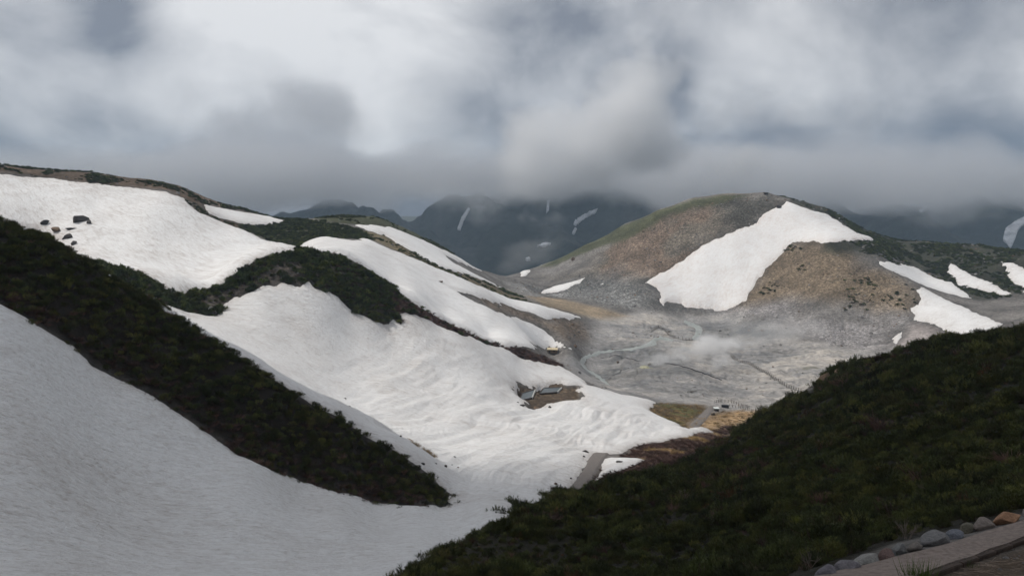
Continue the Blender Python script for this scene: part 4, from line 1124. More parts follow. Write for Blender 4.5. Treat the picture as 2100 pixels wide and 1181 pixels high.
for k in range(2, 8):                              # dark boards laid end to end, drawing the shadow line of the path edge
    a, b_ = Vector(E_BOT[k]), Vector(E_BOT[k + 1])
    dv = b_ - a; side = Vector((dv.y, -dv.x, 0)).normalized()
    a2, b2 = a + dv * 0.01 + side * 0.08, b_ - dv * 0.01 + side * 0.08
    bm = bmesh.new()
    bmesh.ops.create_cube(bm, size=1.0)
    L = (b2 - a2).length
    for v in bm.verts: v.co = Vector((v.co.x * L, v.co.y * 0.11, v.co.z * 0.15))
    bmesh.ops.bevel(bm, geom=bm.edges[:], offset=0.015, segments=2, affect='EDGES')
    me = bpy.data.meshes.new('edge_shadow_board'); bm.to_mesh(me); bm.free()
    o = link('edge_shadow_board', me, M_TIMBER, path)
    o.location = (a2 + b2) / 2 + Vector((0, 0, 0.03))
    o.rotation_euler = (0, -math.asin(dv.z / dv.length), math.atan2(dv.y, dv.x))
ROCKS = [
 (1700, 1186, 56, 26, (0.185, 0.175, 0.195), 'mauve grey boulder at the lowest corner of the footpath edge'),
 (1742, 1174, 62, 25, (0.20, 0.19, 0.205), 'flat topped grey boulder second in the row along the footpath'),
 (1784, 1161, 58, 24, (0.27, 0.265, 0.25), 'pale grey pointed boulder edging the footpath'),
 (1826, 1152, 38, 24, (0.16, 0.11, 0.10), 'small reddish brown stone between two pale footpath boulders'),
 (1850, 1136, 40, 22, (0.195, 0.195, 0.192), 'rounded blue grey stone above the grass tuft at the footpath edge'),
 (1882, 1129, 34, 18, (0.185, 0.165, 0.15), 'low brown grey stone right of the rounded blue grey one'),
 (1928, 1116, 64, 34, (0.185, 0.182, 0.182), 'largest slate grey boulder at the middle of the footpath edge'),
 (1964, 1104, 46, 18, (0.165, 0.175, 0.20), 'flat bluish slab lying against the largest footpath boulder'),
 (1990, 1092, 34, 24, (0.135, 0.125, 0.095), 'olive brown pointed stone on the footpath edge'),
 (2024, 1084, 48, 26, (0.205, 0.175, 0.155), 'tan grey boulder next to the orange one on the footpath edge'),
 (2072, 1071, 64, 27, (0.33, 0.19, 0.115), 'rounded orange boulder at the upper end of the footpath edge'),
 (2135, 1054, 60, 26, (0.21, 0.19, 0.18), 'grey boulder past the orange one at the footpath edge'),
]
for k, (u, v, w_, h_, c_, lab) in enumerate(ROCKS):
    p = fp(u, v)
    px_ = p[1] / FPX
    me = rock_mesh('edge_boulder', 900 + k, 4, 1.0, 14, (0.60, 0.86))
    for pp in me.polygons: pp.use_smooth = True
    mm_ = stone_material('boulder_%d' % k, c_, 0.28, 1.3)
    for nd in mm_.node_tree.nodes:                 # no per-object shift here
        if nd.type == 'OBJECT_INFO':
            for lk in list(mm_.node_tree.links):
                if lk.from_node == nd: mm_.node_tree.links.remove(lk)
    o = link('boulder', me, mm_)
    o.scale = (w_ * px_ * 0.60, w_ * px_ * 0.45, h_ * px_ * 0.78)
    o.location = (p[0], p[1] + 0.12, p[2] + h_ * px_ * 0.16)
    o.rotation_euler = (0, 0, 0.35)
    tag(o, lab, 'boulder', 'boulders edging the footpath')
def tuft(u, v, seed, nb, sp, L, w_, m, lab, cat='grass', name='grass_tuft', dmin=9, dmax=22):
    p = hit(u, v, dmin, dmax)
    V, F = tuft_parts(seed, nb, sp, L, w_)
    me = np_mesh(name, V, F, False); o = link(name, me, m)
    o.location = (p[0], p[1], p[2] + 0.02)
    return tag(o, lab, cat)
tuft(1886, 1192, 71, 190, 0.42, 0.46, 0.012, M_GRASS, 'bright green grass tuft growing at the near side of the footpath')
tuft(1982, 1160, 72, 70, 0.26, 0.16, 0.010, M_GRASS, 'small low grass tuft at the dark edge strip of the footpath')
tuft(2062, 1122, 73, 60, 0.30, 0.14, 0.010, M_GRASS, 'thin grass tuft near the upper end of the dark edge strip')
# litter of straw and twigs on the bank below the path
dens = 26.0 * sstep(-0.2, 0.3, Z_STEPS)
pts, r, i, j, rng = scatter(dens, 21); n_ = len(pts)
P0 = pts + np.c_[np.zeros((n_, 2)), np.full(n_, 0.02)]
a_ = rng.normal(-0.5, 0.5, n_); L_ = rng.uniform(0.08, 0.42, n_)
Vs, Fs = sticks(P0, P0 + np.c_[np.cos(a_) * L_, np.sin(a_) * L_, rng.uniform(-0.02, 0.06, n_)], 0.006, 0.003)
o = link('straw_litter', np_mesh('straw_litter', Vs, Fs, False), plain('straw_litter', (0.21, 0.165, 0.13), 0.9, 0.5, 2.0))
tag(o, 'dry straw and twigs littering the bank below the footpath', kind='stuff')
dens = 3.0 * sstep(-0.1, 0.4, Z_STEPS)
pts, r, i, j, rng = scatter(dens, 22); n_ = len(pts)
s = rng.uniform(0.02, 0.10, n_)
instancer('bank_stones', pts, np.stack([s, s, s], 1), rots(rng, n_, 0.4), rng.integers(0, 6, n_), 'stones', 'small stones on the bank below the footpath')
# a lone yellow green sprig among the pines
p = hit(1640, 1092, 16, 60)
e = empty('leafy_sprig', (p[0], p[1], p[2] + 0.25))
V, F = tuft_parts(81, 120, 0.5, 0.4, 0.05)
link('leaves', np_mesh('sprig_leaves', V + np.array([0, 0, 0.35]), F, False), M_LIME, e)
V, F = sticks(np.array([[0, 0, -.2], [0.05, 0, -.2], [-.05, .03, -.2]]), np.array([[.1, 0, .5], [-.12, .06, .55], [0, -.1, .5]]), 0.015, 0.006)
link('stems', np_mesh('sprig_stems', V, F, False), M_BARK, e)
tag(e, 'yellow green leafy sprig standing out among the near dark pines', 'shrub')
for u, v, sd, lab in ((1655, 1172, 82, 'pale leafless stem standing left of the lowest footpath boulder'), (1890, 1010, 83, 'tangle of pale dead branches in the near pines above the footpath'), (1860, 1110, 84, 'small bleached dead twig behind the rounded blue grey stone')):
    p = hit(u, v, 14, 60)
    V, F = twig_parts(sd, 5 if sd == 82 else 12)
    o = link('dead_branch', np_mesh('dead_branch', V, F, False), plain('dead_wood_%d' % sd, (0.17, 0.14, 0.12), 0.9, 0.3))
    o.location = (p[0], p[1], p[2] + 0.15); o.scale = (0.3, 0.3, 0.55)
    tag(o, lab, 'branch')

# ------------------------------------------------------------------ boulders lying on and beside the snow
BO = [
 (838, 910, 26, 11, 'long dark boulder on the snow above the tip of the left ridge'),
 (822, 906, 7, 6, 'small stone left of the long dark boulder on the snow'),
 (915, 966, 10, 8, 'round boulder on the snow right of the left ridge tip'),
 (932, 947, 12, 5, 'flat stone up the snow from the round boulder'),
 (927, 958, 5, 4, 'tiny stone between the flat stone and the round boulder'),
 (940, 965, 5, 4, 'tiny stone right of the round boulder on the snow'),
 (893, 959, 9, 5, 'small stone at the right end of the dry grass strip'),
 (868, 958, 12, 7, 'brown stone below the dry grass strip on the snow'),
 (708, 823, 9, 5, 'small stone on the snow above the left ridge crest'),
 (716, 839, 11, 5, 'second small stone on the snow above the left ridge crest'),
 (1103, 834, 32, 12, 'large dark boulder half buried in snow below the pools'),
 (1127, 839, 10, 9, 'upright small boulder right of the large one below the pools'),
 (1068, 835, 17, 8, 'dark stone left of the large boulder below the pools'),
 (1062, 829, 7, 6, 'small stone uphill of the dark stone below the pools'),
 (1084, 824, 8, 6, 'stone at the snow lip under the left pool'),
 (1139, 1000, 15, 7, 'dark flat stone on the snow left of the valley path'),
 (1171, 984, 8, 6, 'small stone on the snow beside the valley path'),
 (1200, 932, 16, 8, 'brown stone on the snow by the upper end of the valley path'),
 (1197, 940, 9, 5, 'small stone just below the brown one near the valley path'),
 (1268, 954, 20, 6, 'long low dark stone in the snow remnant right of the valley path'),
 (904, 583, 11, 6, 'single dark stone on the long snow strip'),
 (163, 459, 34, 18, 'dark rock outcrop in the upper left snow slope'),
 (182, 464, 14, 8, 'rock touching the right of the upper left outcrop'),
 (148, 474, 22, 6, 'low dark rock under the upper left outcrop'),
 (92, 464, 18, 10, 'pale rock at the left edge of the upper snow slope'),
 (118, 478, 26, 12, 'brown rock where the upper snow meets the left ridge'),
 (140, 492, 24, 12, 'tan rock at the lower corner of the upper snow slope'),
 (152, 505, 18, 12, 'dark rock below the tan one beside the left ridge'),
 (1463, 851, 12, 9, 'dark boulder beside the path to the white roofed booth'),
 (1571, 399, 16, 8, 'dark crag on the very top of the right hill'),
 (1175, 533, 14, 9, 'lone dark boulder on the scree right of the saddle'),
 (1478, 678, 7, 5, 'dark stone on the pale flats right of the stream'),
 (1598, 428, 14, 10, 'grey block at the upper left corner of the hill snowfield'),
 (440, 646, 18, 14, 'tan boulder under the hump at the head of the middle snowfield'),
]
for k, (u, v, w_, h_, lab) in enumerate(BO):
    dmin = 120 if v > 880 and u < 1300 else 140
    if v < 520 and u < 300: dmin = 300
    if u > 1440: dmin = 330
    p = hit(u, v, dmin, 1000)
    px_ = p[1] / FPX
    me = rock_mesh('boulder', 600 + k, 2, 1.0, 16)
    me.materials.append(M_STONE_DK if k % 5 else M_STONE_BR)
    o = link('boulder', me)
    o.scale = (w_ * px_ * 0.6, w_ * px_ * 0.5, h_ * px_ * 0.62)
    o.location = (p[0], p[1], top_z(p[0], p[1]) + h_ * px_ * 0.12)
    o.rotation_euler = (0.3 * math.sin(k * 2.3), 0.3 * math.cos(k * 1.7), 1.1 * k)
    tag(o, lab, 'boulder', 'boulders on the snow and slopes')
p0, p1 = hit(842, 944, 140, 300), hit(894, 950, 140, 300)
rng = np.random.default_rng(9)
V, F = [], []
for k in range(26):
    t = rng.random(); c_ = p0 + (p1 - p0) * t + np.r_[rng.normal(0, .5, 2), 0]
    v_, f_ = tuft_parts(700 + k, 36, 0.9, 0.75, 0.06)
    F.append(f_ + sum(len(x) for x in V)); V.append(v_ + np.array([c_[0], c_[1], top_z(c_[0], c_[1])]))
o = link('dry_grass', np_mesh('dry_grass_strip', np.concatenate(V), np.concatenate(F), False), M_STRAW)
tag(o, 'rusty dry grass strip melting out beside the left ridge tip', 'grass')

# ------------------------------------------------------------------ buildings and fittings down in the valley
def box_me(name, sx, sy, sz, bev=0.03):
    bm = bmesh.new(); bmesh.ops.create_cube(bm, size=1.0)
    for v in bm.verts: v.co = Vector((v.co.x * sx, v.co.y * sy, (v.co.z + .5) * sz))
    if bev: bmesh.ops.bevel(bm, geom=bm.edges[:], offset=bev, segments=1, affect='EDGES')
    me = bpy.data.meshes.new(name); bm.to_mesh(me); bm.free()
    return me
def roof_me(name, sx, sy, h, over=0.4, th=0.15):
    bm = bmesh.new()
    x, y = sx / 2 + over, sy / 2 + over
    prof = [(-y, 0), (0, h), (y, 0), (y, -th), (0, h - th), (-y, -th)]
    A = [bm.verts.new((-x, a, b)) for a, b in prof]; B = [bm.verts.new((x, a, b)) for a, b in prof]
    bm.faces.new(A); bm.faces.new(B[::-1])
    for k in range(6): bm.faces.new((A[k], B[k], B[(k + 1) % 6], A[(k + 1) % 6]))
    bmesh.ops.recalc_face_normals(bm, faces=bm.faces[:])
    me = bpy.data.meshes.new(name); bm.to_mesh(me); bm.free()
    return me
M_DKWOOD = plain('dark_boards', (0.06, 0.05, 0.045), 0.85, 0.3, 2)
M_DKROOF = plain('dark_roof', (0.075, 0.065, 0.06), 0.8, 0.3, 1)
M_CREAM = plain('cream_roof', (0.55, 0.46, 0.30), 0.7, 0.15, 1)
M_BRNWALL = plain('brown_wall', (0.17, 0.125, 0.085), 0.85, 0.25, 1.5)
M_WHITE = plain('white_roof', (0.62, 0.66, 0.64), 0.6, 0.1, 1)
M_BLACK = plain('black_sheet', (0.025, 0.025, 0.032), 0.6, 0.3, 1)
M_GLASS = plain('window_glass', (0.03, 0.035, 0.04), 0.15, 0.2, 1, 0.5)
M_CONC = plain('concrete', (0.42, 0.42, 0.40), 0.9, 0.15, 1)
M_DECK = plain('deck_boards', (0.20, 0.19, 0.175), 0.9, 0.3, 0.4)
M_GREYWD = plain('weathered_wood', (0.12, 0.105, 0.09), 0.9, 0.3, 3)
p = hit(1097, 719, 400, 520)
z = min(gz(p[0] + a, p[1] + b) for a in (-3, 3) for b in (-2, 2))
e = empty('hut', (p[0], p[1], z), -0.12)
w_ = link('wall', box_me('hut_wall', 7.2, 4.2, 2.3), M_DKWOOD, e)
o = link('roof', roof_me('hut_roof', 7.2, 4.2, 1.3), M_DKROOF, e); o.location = (0, 0, 2.3)
o = link('door', box_me('hut_door', 0.9, 0.08, 1.9), M_BRNWALL, e); o.location = (2.2, -2.13, 0)
for x in (-2.4, -0.4):
    o = link('window', box_me('hut_window', 1.0, 0.08, 0.8), M_GREYWD, e); o.location = (x, -2.13, 0.9)
    g = link('pane', box_me('hut_pane', 0.8, 0.03, 0.6), M_GLASS, o); g.location = (0, -0.045, 0.1)
tag(e, 'low dark wooden hut with gabled roof at the lower end of the brown rib', 'hut')
p = hit(1133, 725, 400, 520)
z = min(gz(p[0] + a, p[1] + b) for a in (-3, 3) for b in (-2, 2))
e = empty('hut', (p[0], p[1], z), -0.15)
link('wall', box_me('shed_wall', 6.0, 3.6, 2.4), M_BRNWALL, e)
o = link('roof', box_me('shed_roof', 6.6, 4.4, 0.25), M_CREAM, e); o.location = (0, -0.1, 2.4); o.rotation_euler = (0.10, 0, 0)
o = link('door', box_me('shed_door', 0.9, 0.08, 1.9), M_DKWOOD, e); o.location = (-1.6, -1.83, 0)
o = link('window', box_me('shed_window', 1.2, 0.08, 0.7), M_GREYWD, e); o.location = (1.2, -1.83, 1.0)
g = link('pane', box_me('shed_pane', 1.0, 0.03, 0.5), M_GLASS, o); g.location = (0, -0.045, 0.1)
tag(e, 'small shed with a cream flat roof right of the dark hut', 'hut')
p = hit(1469, 843, 300, 420)
e = empty('booth', (p[0], p[1], gz(p[0], p[1]) - 0.15), 0.1)
link('wall', box_me('booth_wall', 2.0, 1.6, 1.7), M_DKWOOD, e)
o = link('roof', box_me('booth_roof', 2.6, 2.2, 0.22), M_WHITE, e); o.location = (0, 0, 1.7); o.rotation_euler = (0.12, 0, 0)
o = link('window', box_me('booth_window', 0.9, 0.06, 0.6), M_GLASS, e); o.location = (0.2, -0.82, 0.8)
tag(e, 'tiny booth with a whitish roof at the end of the lower path', 'booth')
p = hit(1487, 836, 300, 430)
e = empty('container', (p[0], p[1], gz(p[0], p[1]) - 0.15), -0.2)
link('body', box_me('container_body', 3.6, 1.6, 1.5), M_BLACK, e)
o = link('lid', box_me('container_lid', 3.8, 1.8, 0.14), M_BLACK, e); o.location = (0, 0, 1.5)
tag(e, 'black box shaped container right of the white roofed booth', 'container')
# bathing pools in the melt hole
for pts_, z, lab in ((POOLS[0], POOL_Z[0], 'left rectangular grey pool under the snow lip'), (POOLS[1], POOL_Z[1], 'right rectangular grey pool beside brown ground')):
    Q = [hit(u, v, 240, 400) for u, v in pts_]
    c_ = np.mean([q[:2] for q in Q], 0)
    e = empty('pool', (c_[0], c_[1], z))
    def poly(name, shr, z0, z1, m):
        bm = bmesh.new()
        vs2 = [bm.verts.new(((q[0] - c_[0]) * shr, (q[1] - c_[1]) * shr, z1)) for q in Q]
        f = bm.faces.new(vs2)
        r_ = bmesh.ops.extrude_face_region(bm, geom=[f])
        for x in r_['geom']:
            if isinstance(x, bmesh.types.BMVert): x.co.z = z0
        bmesh.ops.recalc_face_normals(bm, faces=bm.faces[:])
        me = bpy.data.meshes.new(name); bm.to_mesh(me); bm.free()
        return link(name, me, m, e)
    poly('water', 0.985, -1.5, 0.0, M_POOL)
    for k in range(4):
        a, b_ = Vector((*(Q[k][:2] - c_), 0)), Vector((*(Q[(k + 1) % 4][:2] - c_), 0))
        dv = b_ - a
        o = link('rim', box_me('pool_rim', dv.length - 0.3, 0.45, 1.5, 0.04), M_CONC if k in (1,) else M_DKWOOD, e)
        o.location = (a + b_) / 2 + Vector((0, 0, -1.3)); o.rotation_euler = (0, 0, math.atan2(dv.y, dv.x))
    tag(e, lab, 'pool', 'pools in the melt hole')
def rail_line(name, px_pts, dmin, dmax, gap, height, lab, deck=None, mesh_m=None, two=True, cat='fence'):
    """posts and rails (and a plank deck) following surveyed points over the ground"""
    Q = [hit(u, v, dmin, dmax) for u, v in px_pts]
    root = empty(name, (Q[0][0], Q[0][1], gz(Q[0][0], Q[0][1])))
    off = root.location
    post_me = box_me('post', 0.18, 0.18, height + 0.4, 0.0); post_me.materials.append(mesh_m or M_TIMBER)
    P = []
    for a, b_ in zip(Q[:-1], Q[1:]):
        L = math.hypot(*(b_ - a)[:2]); m = max(1, int(round(L / gap)))
        for k in range(m): P.append(a + (b_ - a) * k / m)
    P.append(Q[-1])
    P = [Vector((x[0], x[1], gz(x[0], x[1]))) for x in P]
    sides = (-1, 1) if two else (0,)
    lines = {}
    for s_ in sides:
        W = []
        for k, x in enumerate(P):
            t = (P[min(k + 1, len(P) - 1)] - P[max(k - 1, 0)]); sd = Vector((t.y, -t.x, 0)).normalized()
            y = x + sd * (0.75 * s_)
            W.append(y)
            o = link('post', post_me, None, root); o.location = y - off - Vector((0, 0, 0.3))
        lines[s_] = W
        for lvl in ((0.95,) if deck else (0.95, 0.5)):
            bm = bmesh.new()
            for a, b_ in zip(W[:-1], W[1:]):
                dv = b_ - a
                r_ = bmesh.ops.create_cube(bm, size=1.0)
                M_ = Matrix.Translation((a + b_) / 2 - off + Vector((0, 0, height * lvl))) @ dv.to_track_quat('X', 'Z').to_matrix().to_4x4() @ Matrix.Diagonal((dv.length, 0.05, 0.06, 1))
                bmesh.ops.transform(bm, matrix=M_, verts=r_['verts'])
            me = bpy.data.meshes.new('rail'); bm.to_mesh(me); bm.free()
            link('rail', me, mesh_m or M_TIMBER, root)
    if deck:
        bm = bmesh.new()
        for a, b_ in zip(P[:-1], P[1:]):
            dv = b_ - a
            r_ = bmesh.ops.create_cube(bm, size=1.0)
            M_ = Matrix.Translation((a + b_) / 2 - off + Vector((0, 0, 0.32))) @ dv.to_track_quat('X', 'Z').to_matrix().to_4x4() @ Matrix.Diagonal((dv.length * 0.97, 1.5, 0.12, 1))
            bmesh.ops.transform(bm, matrix=M_, verts=r_['verts'])
        me = bpy.data.meshes.new('deck'); bm.to_mesh(me); bm.free()
        link('deck', me, M_DECK, root)
    return tag(root, lab, cat)
rail_line('fence', [(1466, 827), (1480, 825), (1500, 827), (1520, 832), (1536, 838)], 330, 460, 1.7, 1.5, 'post and rail fence behind the black container at the valley edge', two=False)
rail_line('fence', [(1496, 834), (1515, 837), (1536, 842), (1562, 848)], 320, 440, 1.6, 1.2, 'lower dark railing running right from the black container', two=False)
rail_line('boardwalk', [(1334, 680), (1350, 672), (1366, 681), (1383, 693), (1400, 695), (1420, 696)], 520, 680, 2.6, 1.5, 'upper railed boardwalk climbing left of the stream', True, two=True, cat='boardwalk')
rail_line('boardwalk', [(1436, 697), (1460, 709), (1478, 715), (1510, 736), (1540, 750), (1570, 766), (1602, 784), (1650, 808)], 400, 640, 2.6, 1.5, 'long railed boardwalk crossing the steaming mud flats', True, two=True, cat='boardwalk')
def pipe(px_pts, dmin, dmax, rad, m, lab):
    Q = [hit(u, v, dmin, dmax) for u, v in px_pts]
    cu = bpy.data.curves.new('pipe', 'CURVE'); cu.dimensions = '3D'; cu.bevel_depth = rad; cu.bevel_resolution = 2
    sp = cu.splines.new('POLY')
    D = []
    for a, b_ in zip(Q[:-1], Q[1:]):
        for k in range(6): D.append(a + (b_ - a) * k / 6)
    D.append(Q[-1])
    sp.points.add(len(D) - 1)
    for q, x in zip(sp.points, D): q.co = (x[0], x[1], gz(x[0], x[1]) + rad, 1)
    o = bpy.data.objects.new('pipe', cu)
    dg = None
    me = bpy.data.meshes.new_from_object(o)
    bpy.data.objects.remove(o)
    tag(link('pipe', me, m), lab, 'pipe', 'pipes across the flats')
pipe([(1231, 730), (1260, 731), (1286, 735), (1319, 741)], 420, 560, 0.2, M_BLACK, 'dark pipe on the left of the flats ending at the steam')
pipe([(1363, 748), (1390, 751), (1415, 758), (1452, 769), (1480, 779)], 400, 560, 0.28, M_BLACK, 'dark curved pipe running right from the steam vent')
pipe([(1290, 752), (1274, 761), (1247, 777)], 380, 540, 0.15, M_BLACK, 'thin dark pipe below the left pipe')
# sulphur vent and a scatter of broken timber
p = hit(1322, 752, 420, 540)
bm = bmesh.new()
bmesh.ops.create_cone(bm, cap_ends=True, segments=28, radius1=6.0, radius2=1.8, depth=2.2)
bmesh.ops.subdivide_edges(bm, edges=bm.edges[:], cuts=2, use_grid_fill=True)
for v in bm.verts:
    k = 1 + 0.35 * math.sin(v.co.x * .9 + 1.3 * math.cos(v.co.y * .7)) * math.cos(v.co.y * 1.1)
    v.co.x *= k; v.co.y *= k * 0.8; v.co.z += 0.4 * math.sin(v.co.x * 1.3 + v.co.y)
me = bpy.data.meshes.new('sulphur_mound'); bm.to_mesh(me); bm.free()
for q in me.polygons: q.use_smooth = True
o = link('sulphur_mound', me, plain('sulphur', (0.36, 0.35, 0.25), 0.95, 0.25, 0.25)); o.location = (p[0], p[1], gz(p[0], p[1]) + 0.4)
tag(o, 'pale yellow sulphur mound where the main steam plume rises', 'mound')
p = hit(1420, 803, 350, 480)
rng = np.random.default_rng(4)
pile = empty('timber_pile', (p[0], p[1], gz(p[0], p[1])))
for k in range(16):
    c_ = rng.normal(0, 1, 2) * (3.2, 2.6); a_ = rng.uniform(0, 3.14); L_ = rng.uniform(1.5, 4.5)
    me = box_me('plank', L_, 0.28, 0.16, 0.0)
    o = link('plank', me, M_GREYWD if k % 3 else M_CONC, pile)
    o.location = (c_[0], c_[1], gz(p[0] + c_[0], p[1] + c_[1]) - gz(p[0], p[1]) + 0.1 + 0.15 * (k % 3))
    o.rotation_euler = (rng.normal(0, .08), rng.normal(0, .08), a_)
tag(pile, 'loose pile of broken timbers on the pale flats left of the container', 'timber pile')
# rocky knob on the near slope's crest
p = hit(1692, 782, 150, 230)
for k, (dx, dy, w_, h_, lab) in enumerate([(0, 0, 3.4, 3.6, 'craggy brown rock knob on the crest of the right pine slope'), (2.8, 0.8, 2.4, 2.6, 'smaller crag right of the brown rock knob on the crest')]):
    me = rock_mesh('crag', 1300 + k, 3, 1.0, 12); me.materials.append(M_STONE_BR)
    o = link('crag', me); o.scale = (w_ * .5, w_ * .5, h_ * .6)
    o.location = (p[0] + dx, p[1] + dy, gz(p[0] + dx, p[1] + dy) + h_ * 0.15)
    tag(o, lab, 'rock')

# ------------------------------------------------------------------ low cloud on the mountain
def gn_new(name):
    ng = bpy.data.node_groups.new(name, 'GeometryNodeTree')
    ng.interface.new_socket('Geometry', in_out='INPUT', socket_type='NodeSocketGeometry')
    ng.interface.new_socket('Geometry', in_out='OUTPUT', socket_type='NodeSocketGeometry')
    gi, go = ng.nodes.new('NodeGroupInput'), ng.nodes.new('NodeGroupOutput')
    return ng, gi, go
def vol_mat(name, color, dens, aniso, attr_name='density'):
    m = bpy.data.materials.new(name); m.use_nodes = True
    n, l = m.node_tree.nodes, m.node_tree.links
    n.clear()
    out = n.new('ShaderNodeOutputMaterial')
    v = n.new('ShaderNodeVolumePrincipled')
    v.inputs['Color'].default_value = (*color, 1)
    v.inputs['Density'].default_value = dens
    v.inputs['Anisotropy'].default_value = aniso
    v.inputs['Density Attribute'].default_value = attr_name
    l.new(v.outputs[0], out.inputs['Volume'])
    return m
def cloud_grid(name, lo, hi, res, blobs, base, mat_, noise, seed, gain=1.0, hold=None):
    """fog grid: blobs (centre, radii, weight), a floor ramp base=(z0, thickness, weight) and fractal noise"""
    ng, gi, go = gn_new(name)
    n, l = ng.nodes, ng.links
    P = n.new('GeometryNodeInputPosition').outputs[0]
    def vm(op, a, b=None):
        m = n.new('ShaderNodeVectorMath'); m.operation = op
        for i, v in enumerate((a, b)):
            if v is None: continue
            if isinstance(v, bpy.types.NodeSocket): l.new(v, m.inputs[i])
            else: m.inputs[i].default_value = v
        return m.outputs['Value'] if op == 'LENGTH' else m.outputs[0]
    def mt(op, a, b=None, cl=False):
        return math_(n, l, op, a, b, cl)
    def ns(scale, det, rough, off, stretch=(1, 1, 1)):
        t = n.new('ShaderNodeTexNoise')
        t.inputs['Scale'].default_value = 1.0
        t.inputs['Detail'].default_value = det
        t.inputs['Roughness'].default_value = rough
        l.new(vm('MULTIPLY', vm('ADD', P, (off, off * .7, off * 1.3)), tuple(scale * s for s in stretch)), t.inputs['Vector'])
        return t.outputs['Fac'] if 'Fac' in t.outputs else t.outputs[0]
    n1 = mt('SUBTRACT', ns(1 / noise[0], 7, 0.56, seed * 311.0, (1, 1, 1.25)), 0.5)
    tot = mt('MULTIPLY', n1, noise[1])
    if len(noise) > 3:
        tot = mt('ADD', tot, mt('MULTIPLY', mt('SUBTRACT', ns(1 / noise[3], 2, 0.5, 77.0, (1, 0.6, 0.5)), 0.5), noise[4]))
    for c, r, w in blobs:
        d = vm('LENGTH', vm('DIVIDE', vm('SUBTRACT', P, c), r))
        tot = mt('ADD', tot, mt('MULTIPLY', mt('MAXIMUM', mt('SUBTRACT', 1.0, d), -0.0), w))
    sx = n.new('ShaderNodeSeparateXYZ'); l.new(P, sx.inputs[0])
    if base:
        z0, th, w, kx, y0 = base
        zz = mt('ADD', sx.outputs['Z'], mt('MULTIPLY', sx.outputs['X'], kx))
        tot = mt('ADD', tot, mt('MULTIPLY', mt('MULTIPLY', mt('DIVIDE', mt('SUBTRACT', zz, z0), th, True), w), mt('DIVIDE', mt('SUBTRACT', sx.outputs['Y'], y0), 350.0, True)))
        if hold: tot = mt('SUBTRACT', tot, mt('MULTIPLY', mt('DIVIDE', mt('SUBTRACT', sx.outputs['Z'], hold[0]), hold[1], True), hold[2]))
    tot = mt('SUBTRACT', tot, noise[2])
    dn = mt('MULTIPLY', tot, gain, True)
    # thin out before the walls of the grid
    for ax, k in (('X', 0), ('Y', 1), ('Z', 2)):
        e = (hi[k] - lo[k]) * 0.12
        dn = mt('MULTIPLY', dn, mt('DIVIDE', mt('SUBTRACT', sx.outputs[ax], lo[k]), e, True))
        dn = mt('MULTIPLY', dn, mt('DIVIDE', mt('SUBTRACT', hi[k], sx.outputs[ax]), e, True))
    vc = n.new('GeometryNodeVolumeCube')
    l.new(dn, vc.inputs['Density'])
    vc.inputs['Min'].default_value = lo; vc.inputs['Max'].default_value = hi
    for k, ax in enumerate('XYZ'): vc.inputs['Resolution ' + ax].default_value = res[k]
    smt = n.new('GeometryNodeSetMaterial'); smt.inputs['Material'].default_value = mat_
    l.new(vc.outputs[0], smt.inputs[0]); l.new(smt.outputs[0], go.inputs[0])
    me = bpy.data.meshes.new(name)
    me.materials.append(mat_)
    o = link(name, me)
    md = o.modifiers.new('volume', 'NODES'); md.node_group = ng
    return o
def wp(u, v, d):
    x, z = ray(u, v)
    return (float(x) * d, d, float(z) * d)
def blob(u, v, d, ru, rv, rd, w):
    return (wp(u, v, d), (ru * d / FPX, rd, rv * d / FPX), w)
M_CLOUD = vol_mat('cloud_vapour', (0.992, 0.994, 1.0), 0.007, 0.2)
CB = [blob(1830, 390, 2250, 170, 60, 220, 1.0), blob(930, 395, 2250, 120, 55, 220, 0.8), blob(1560, 345, 2300, 260, 50, 260, 0.6), blob(1600, 250, 2400, 230, 110, 260, 0.7), blob(1980, 290, 2400, 330, 110, 280, 0.9), blob(1375, 190, 2400, 75, 110, 500, -1.6), blob(1430, 360, 2350, 200, 50, 250, 0.5),
      blob(800, 310, 2400, 280, 90, 260, 0.7)]
cl = cloud_grid('low_cloud', (-1900, 1900, -120), (2200, 3300, 470), (330, 110, 60), CB, (-60, 170, 1.9, 0.03, 2050), M_CLOUD, (300, 3.8, 0.80, 700, 4.5), 3, 1.0, (120, 130, 1.7))
tag(cl, 'grey cloud bank hiding the top of the dark far mountain', 'cloud', kind='stuff')
M_PUFF = vol_mat('puff_vapour', (0.999, 0.999, 1.0), 0.034, 0.1)
CB = [blob(1200, 300, 1950, 230, 130, 190, 1.45), blob(1080, 385, 1900, 130, 80, 140, 1.45), blob(1300, 215, 2000, 110, 120, 170, 1.0), blob(1370, 320, 2000, 150, 70, 170, 0.8), blob(1070, 290, 1980, 90, 80, 150, 0.6), blob(1500, 330, 2050, 160, 60, 150, 0.6)]
cl = cloud_grid('cloud_puff', (-300, 1650, -60), (800, 2300, 460), (150, 90, 72), CB, None, M_PUFF, (230, 3.2, 0.45), 9, 0.9)
tag(cl, 'bright billowing cloud hanging in front of the far mountain left of the hill', 'cloud', kind='stuff')
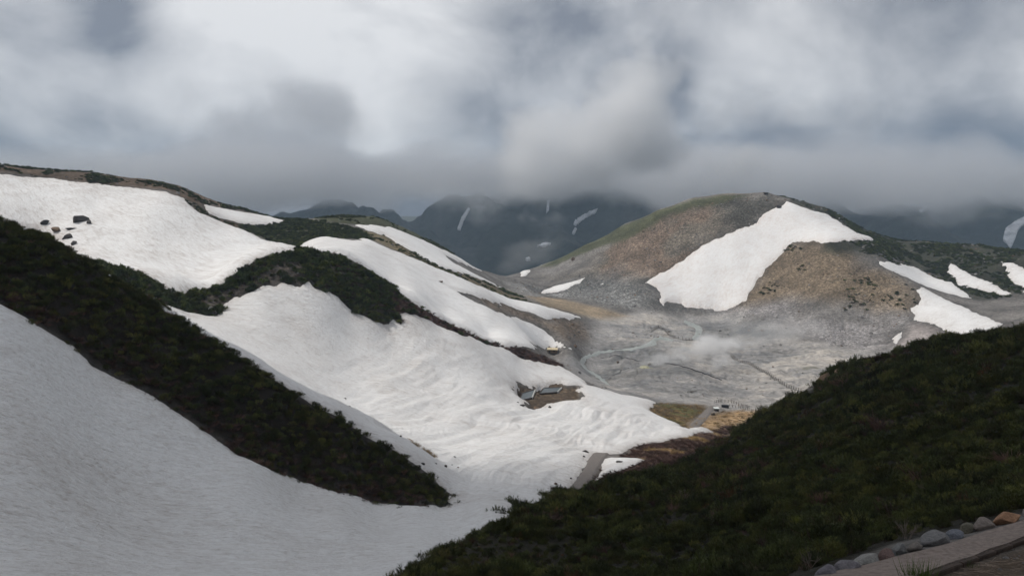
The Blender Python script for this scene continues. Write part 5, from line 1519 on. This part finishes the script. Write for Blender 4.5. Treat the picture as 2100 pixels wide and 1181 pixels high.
# clouds out of view, placed and shaped for the shade they cast
def puff(name, c, r, seed, dens, lab):
    bm = bmesh.new(); bmesh.ops.create_icosphere(bm, subdivisions=5, radius=1.0)
    from mathutils import noise as mn
    for v in bm.verts:
        k = 1 + 0.30 * mn.fractal(v.co * 1.7 + Vector((seed, 0, 0)), 0.9, 2.0, 5)
        v.co = Vector((c[0] + v.co.x * k * r[0], c[1] + v.co.y * k * r[1], c[2] + v.co.z * k * r[2]))
    me = bpy.data.meshes.new(name); bm.to_mesh(me); bm.free()
    o = link(name, me, vol_mat(name + '_%d' % seed, (0.99, 0.99, 1.0), dens, 0.3, ''))
    return tag(o, lab, 'cloud', kind='stuff')
def over(x, y, z, h):
    k = (h - z) / SUN_DIR.z
    return (x + SUN_DIR.x * k, y + SUN_DIR.y * k, h)
puff('cloud', over(20, 50, -25, 520), (160, 125, 60), 3, 0.03, 'cloud drifting overhead and shading the near slopes')
puff('cloud', (-900, 3550, 1750), (3200, 1150, 140), 8, 0.006, 'unseen high cloud sheet added to shade the far mountain and cloud bank')  # added above the view to dim the far mountain and cloud bank
# ------------------------------------------------------------------ haze
bm = bmesh.new(); bmesh.ops.create_cube(bm, size=1.0)
for v in bm.verts: v.co = Vector((v.co.x * 9600, (v.co.y + .5) * 6600 - 1500, (v.co.z + .5) * 1200 - 521 if v.co.z < 0 else 440))
me = bpy.data.meshes.new('haze'); bm.to_mesh(me); bm.free()
HZ = link('haze', me, vol_mat('haze_air', (0.60, 0.79, 1.0), 0.00009, 0.1, ''))
tag(HZ, 'thin blue grey haze filling the valley air', kind='stuff')

# ------------------------------------------------------------------ steam from the vents
def steam(u, v, dmin, size, lean, dens, lab, seed, res=(48, 40, 40)):
    p = hit(u, v, dmin, 1100)
    p[2] = gz(p[0], p[1])
    sx, sy, sz = size
    m = vol_mat('steam_%d' % seed, (0.97, 0.97, 0.97), dens, 0.2)
    B = []
    for k in range(6):
        t = k / 5
        c_ = (p[0] + lean[0] * t, p[1] + lean[1] * t, p[2] + sz * (0.12 + 0.55 * t))
        B.append((c_, (sx * (0.18 + 0.32 * t), sy * (0.2 + 0.3 * t), sz * (0.2 + 0.25 * t)), 1.15 - 0.45 * t))
    mid = (p[0] + lean[0] * .6, p[1] + lean[1] * .6)
    lo = (min(p[0], p[0] + lean[0]) - sx * .5, mid[1] - sy * .7 - abs(lean[1]) * .6, p[2] - 4)
    hi = (max(p[0], p[0] + lean[0]) + sx * .6, mid[1] + sy * .7 + abs(lean[1]) * .6, p[2] + sz * 1.15)
    o = cloud_grid('steam_plume', lo, hi, res, B, None, m, (sz * 0.5, 3.0, 0.30), seed, 1.0)
    return tag(o, lab, 'steam', kind='stuff')
steam(1322, 750, 420, (44, 26, 22), (52, 8), 0.22, 'white steam plume drifting right from the sulphur mound', 5, (72, 44, 44))
steam(1452, 768, 400, (20, 14, 14), (10, 2), 0.09, 'faint steam puff above the right end of the curved pipe', 6, (40, 30, 30))
steam(1490, 722, 480, (90, 34, 28), (50, 10), 0.018, 'thin steam veil drifting over the boardwalk', 7, (72, 40, 40))
steam(1600, 705, 520, (60, 30, 22), (30, 6), 0.012, 'faint steam haze at the foot of the ochre spur', 12, (56, 36, 36))
steam(1030, 564, 780, (90, 40, 46), (40, 10), 0.007, 'steam rising from the dark notch at the saddle', 8)
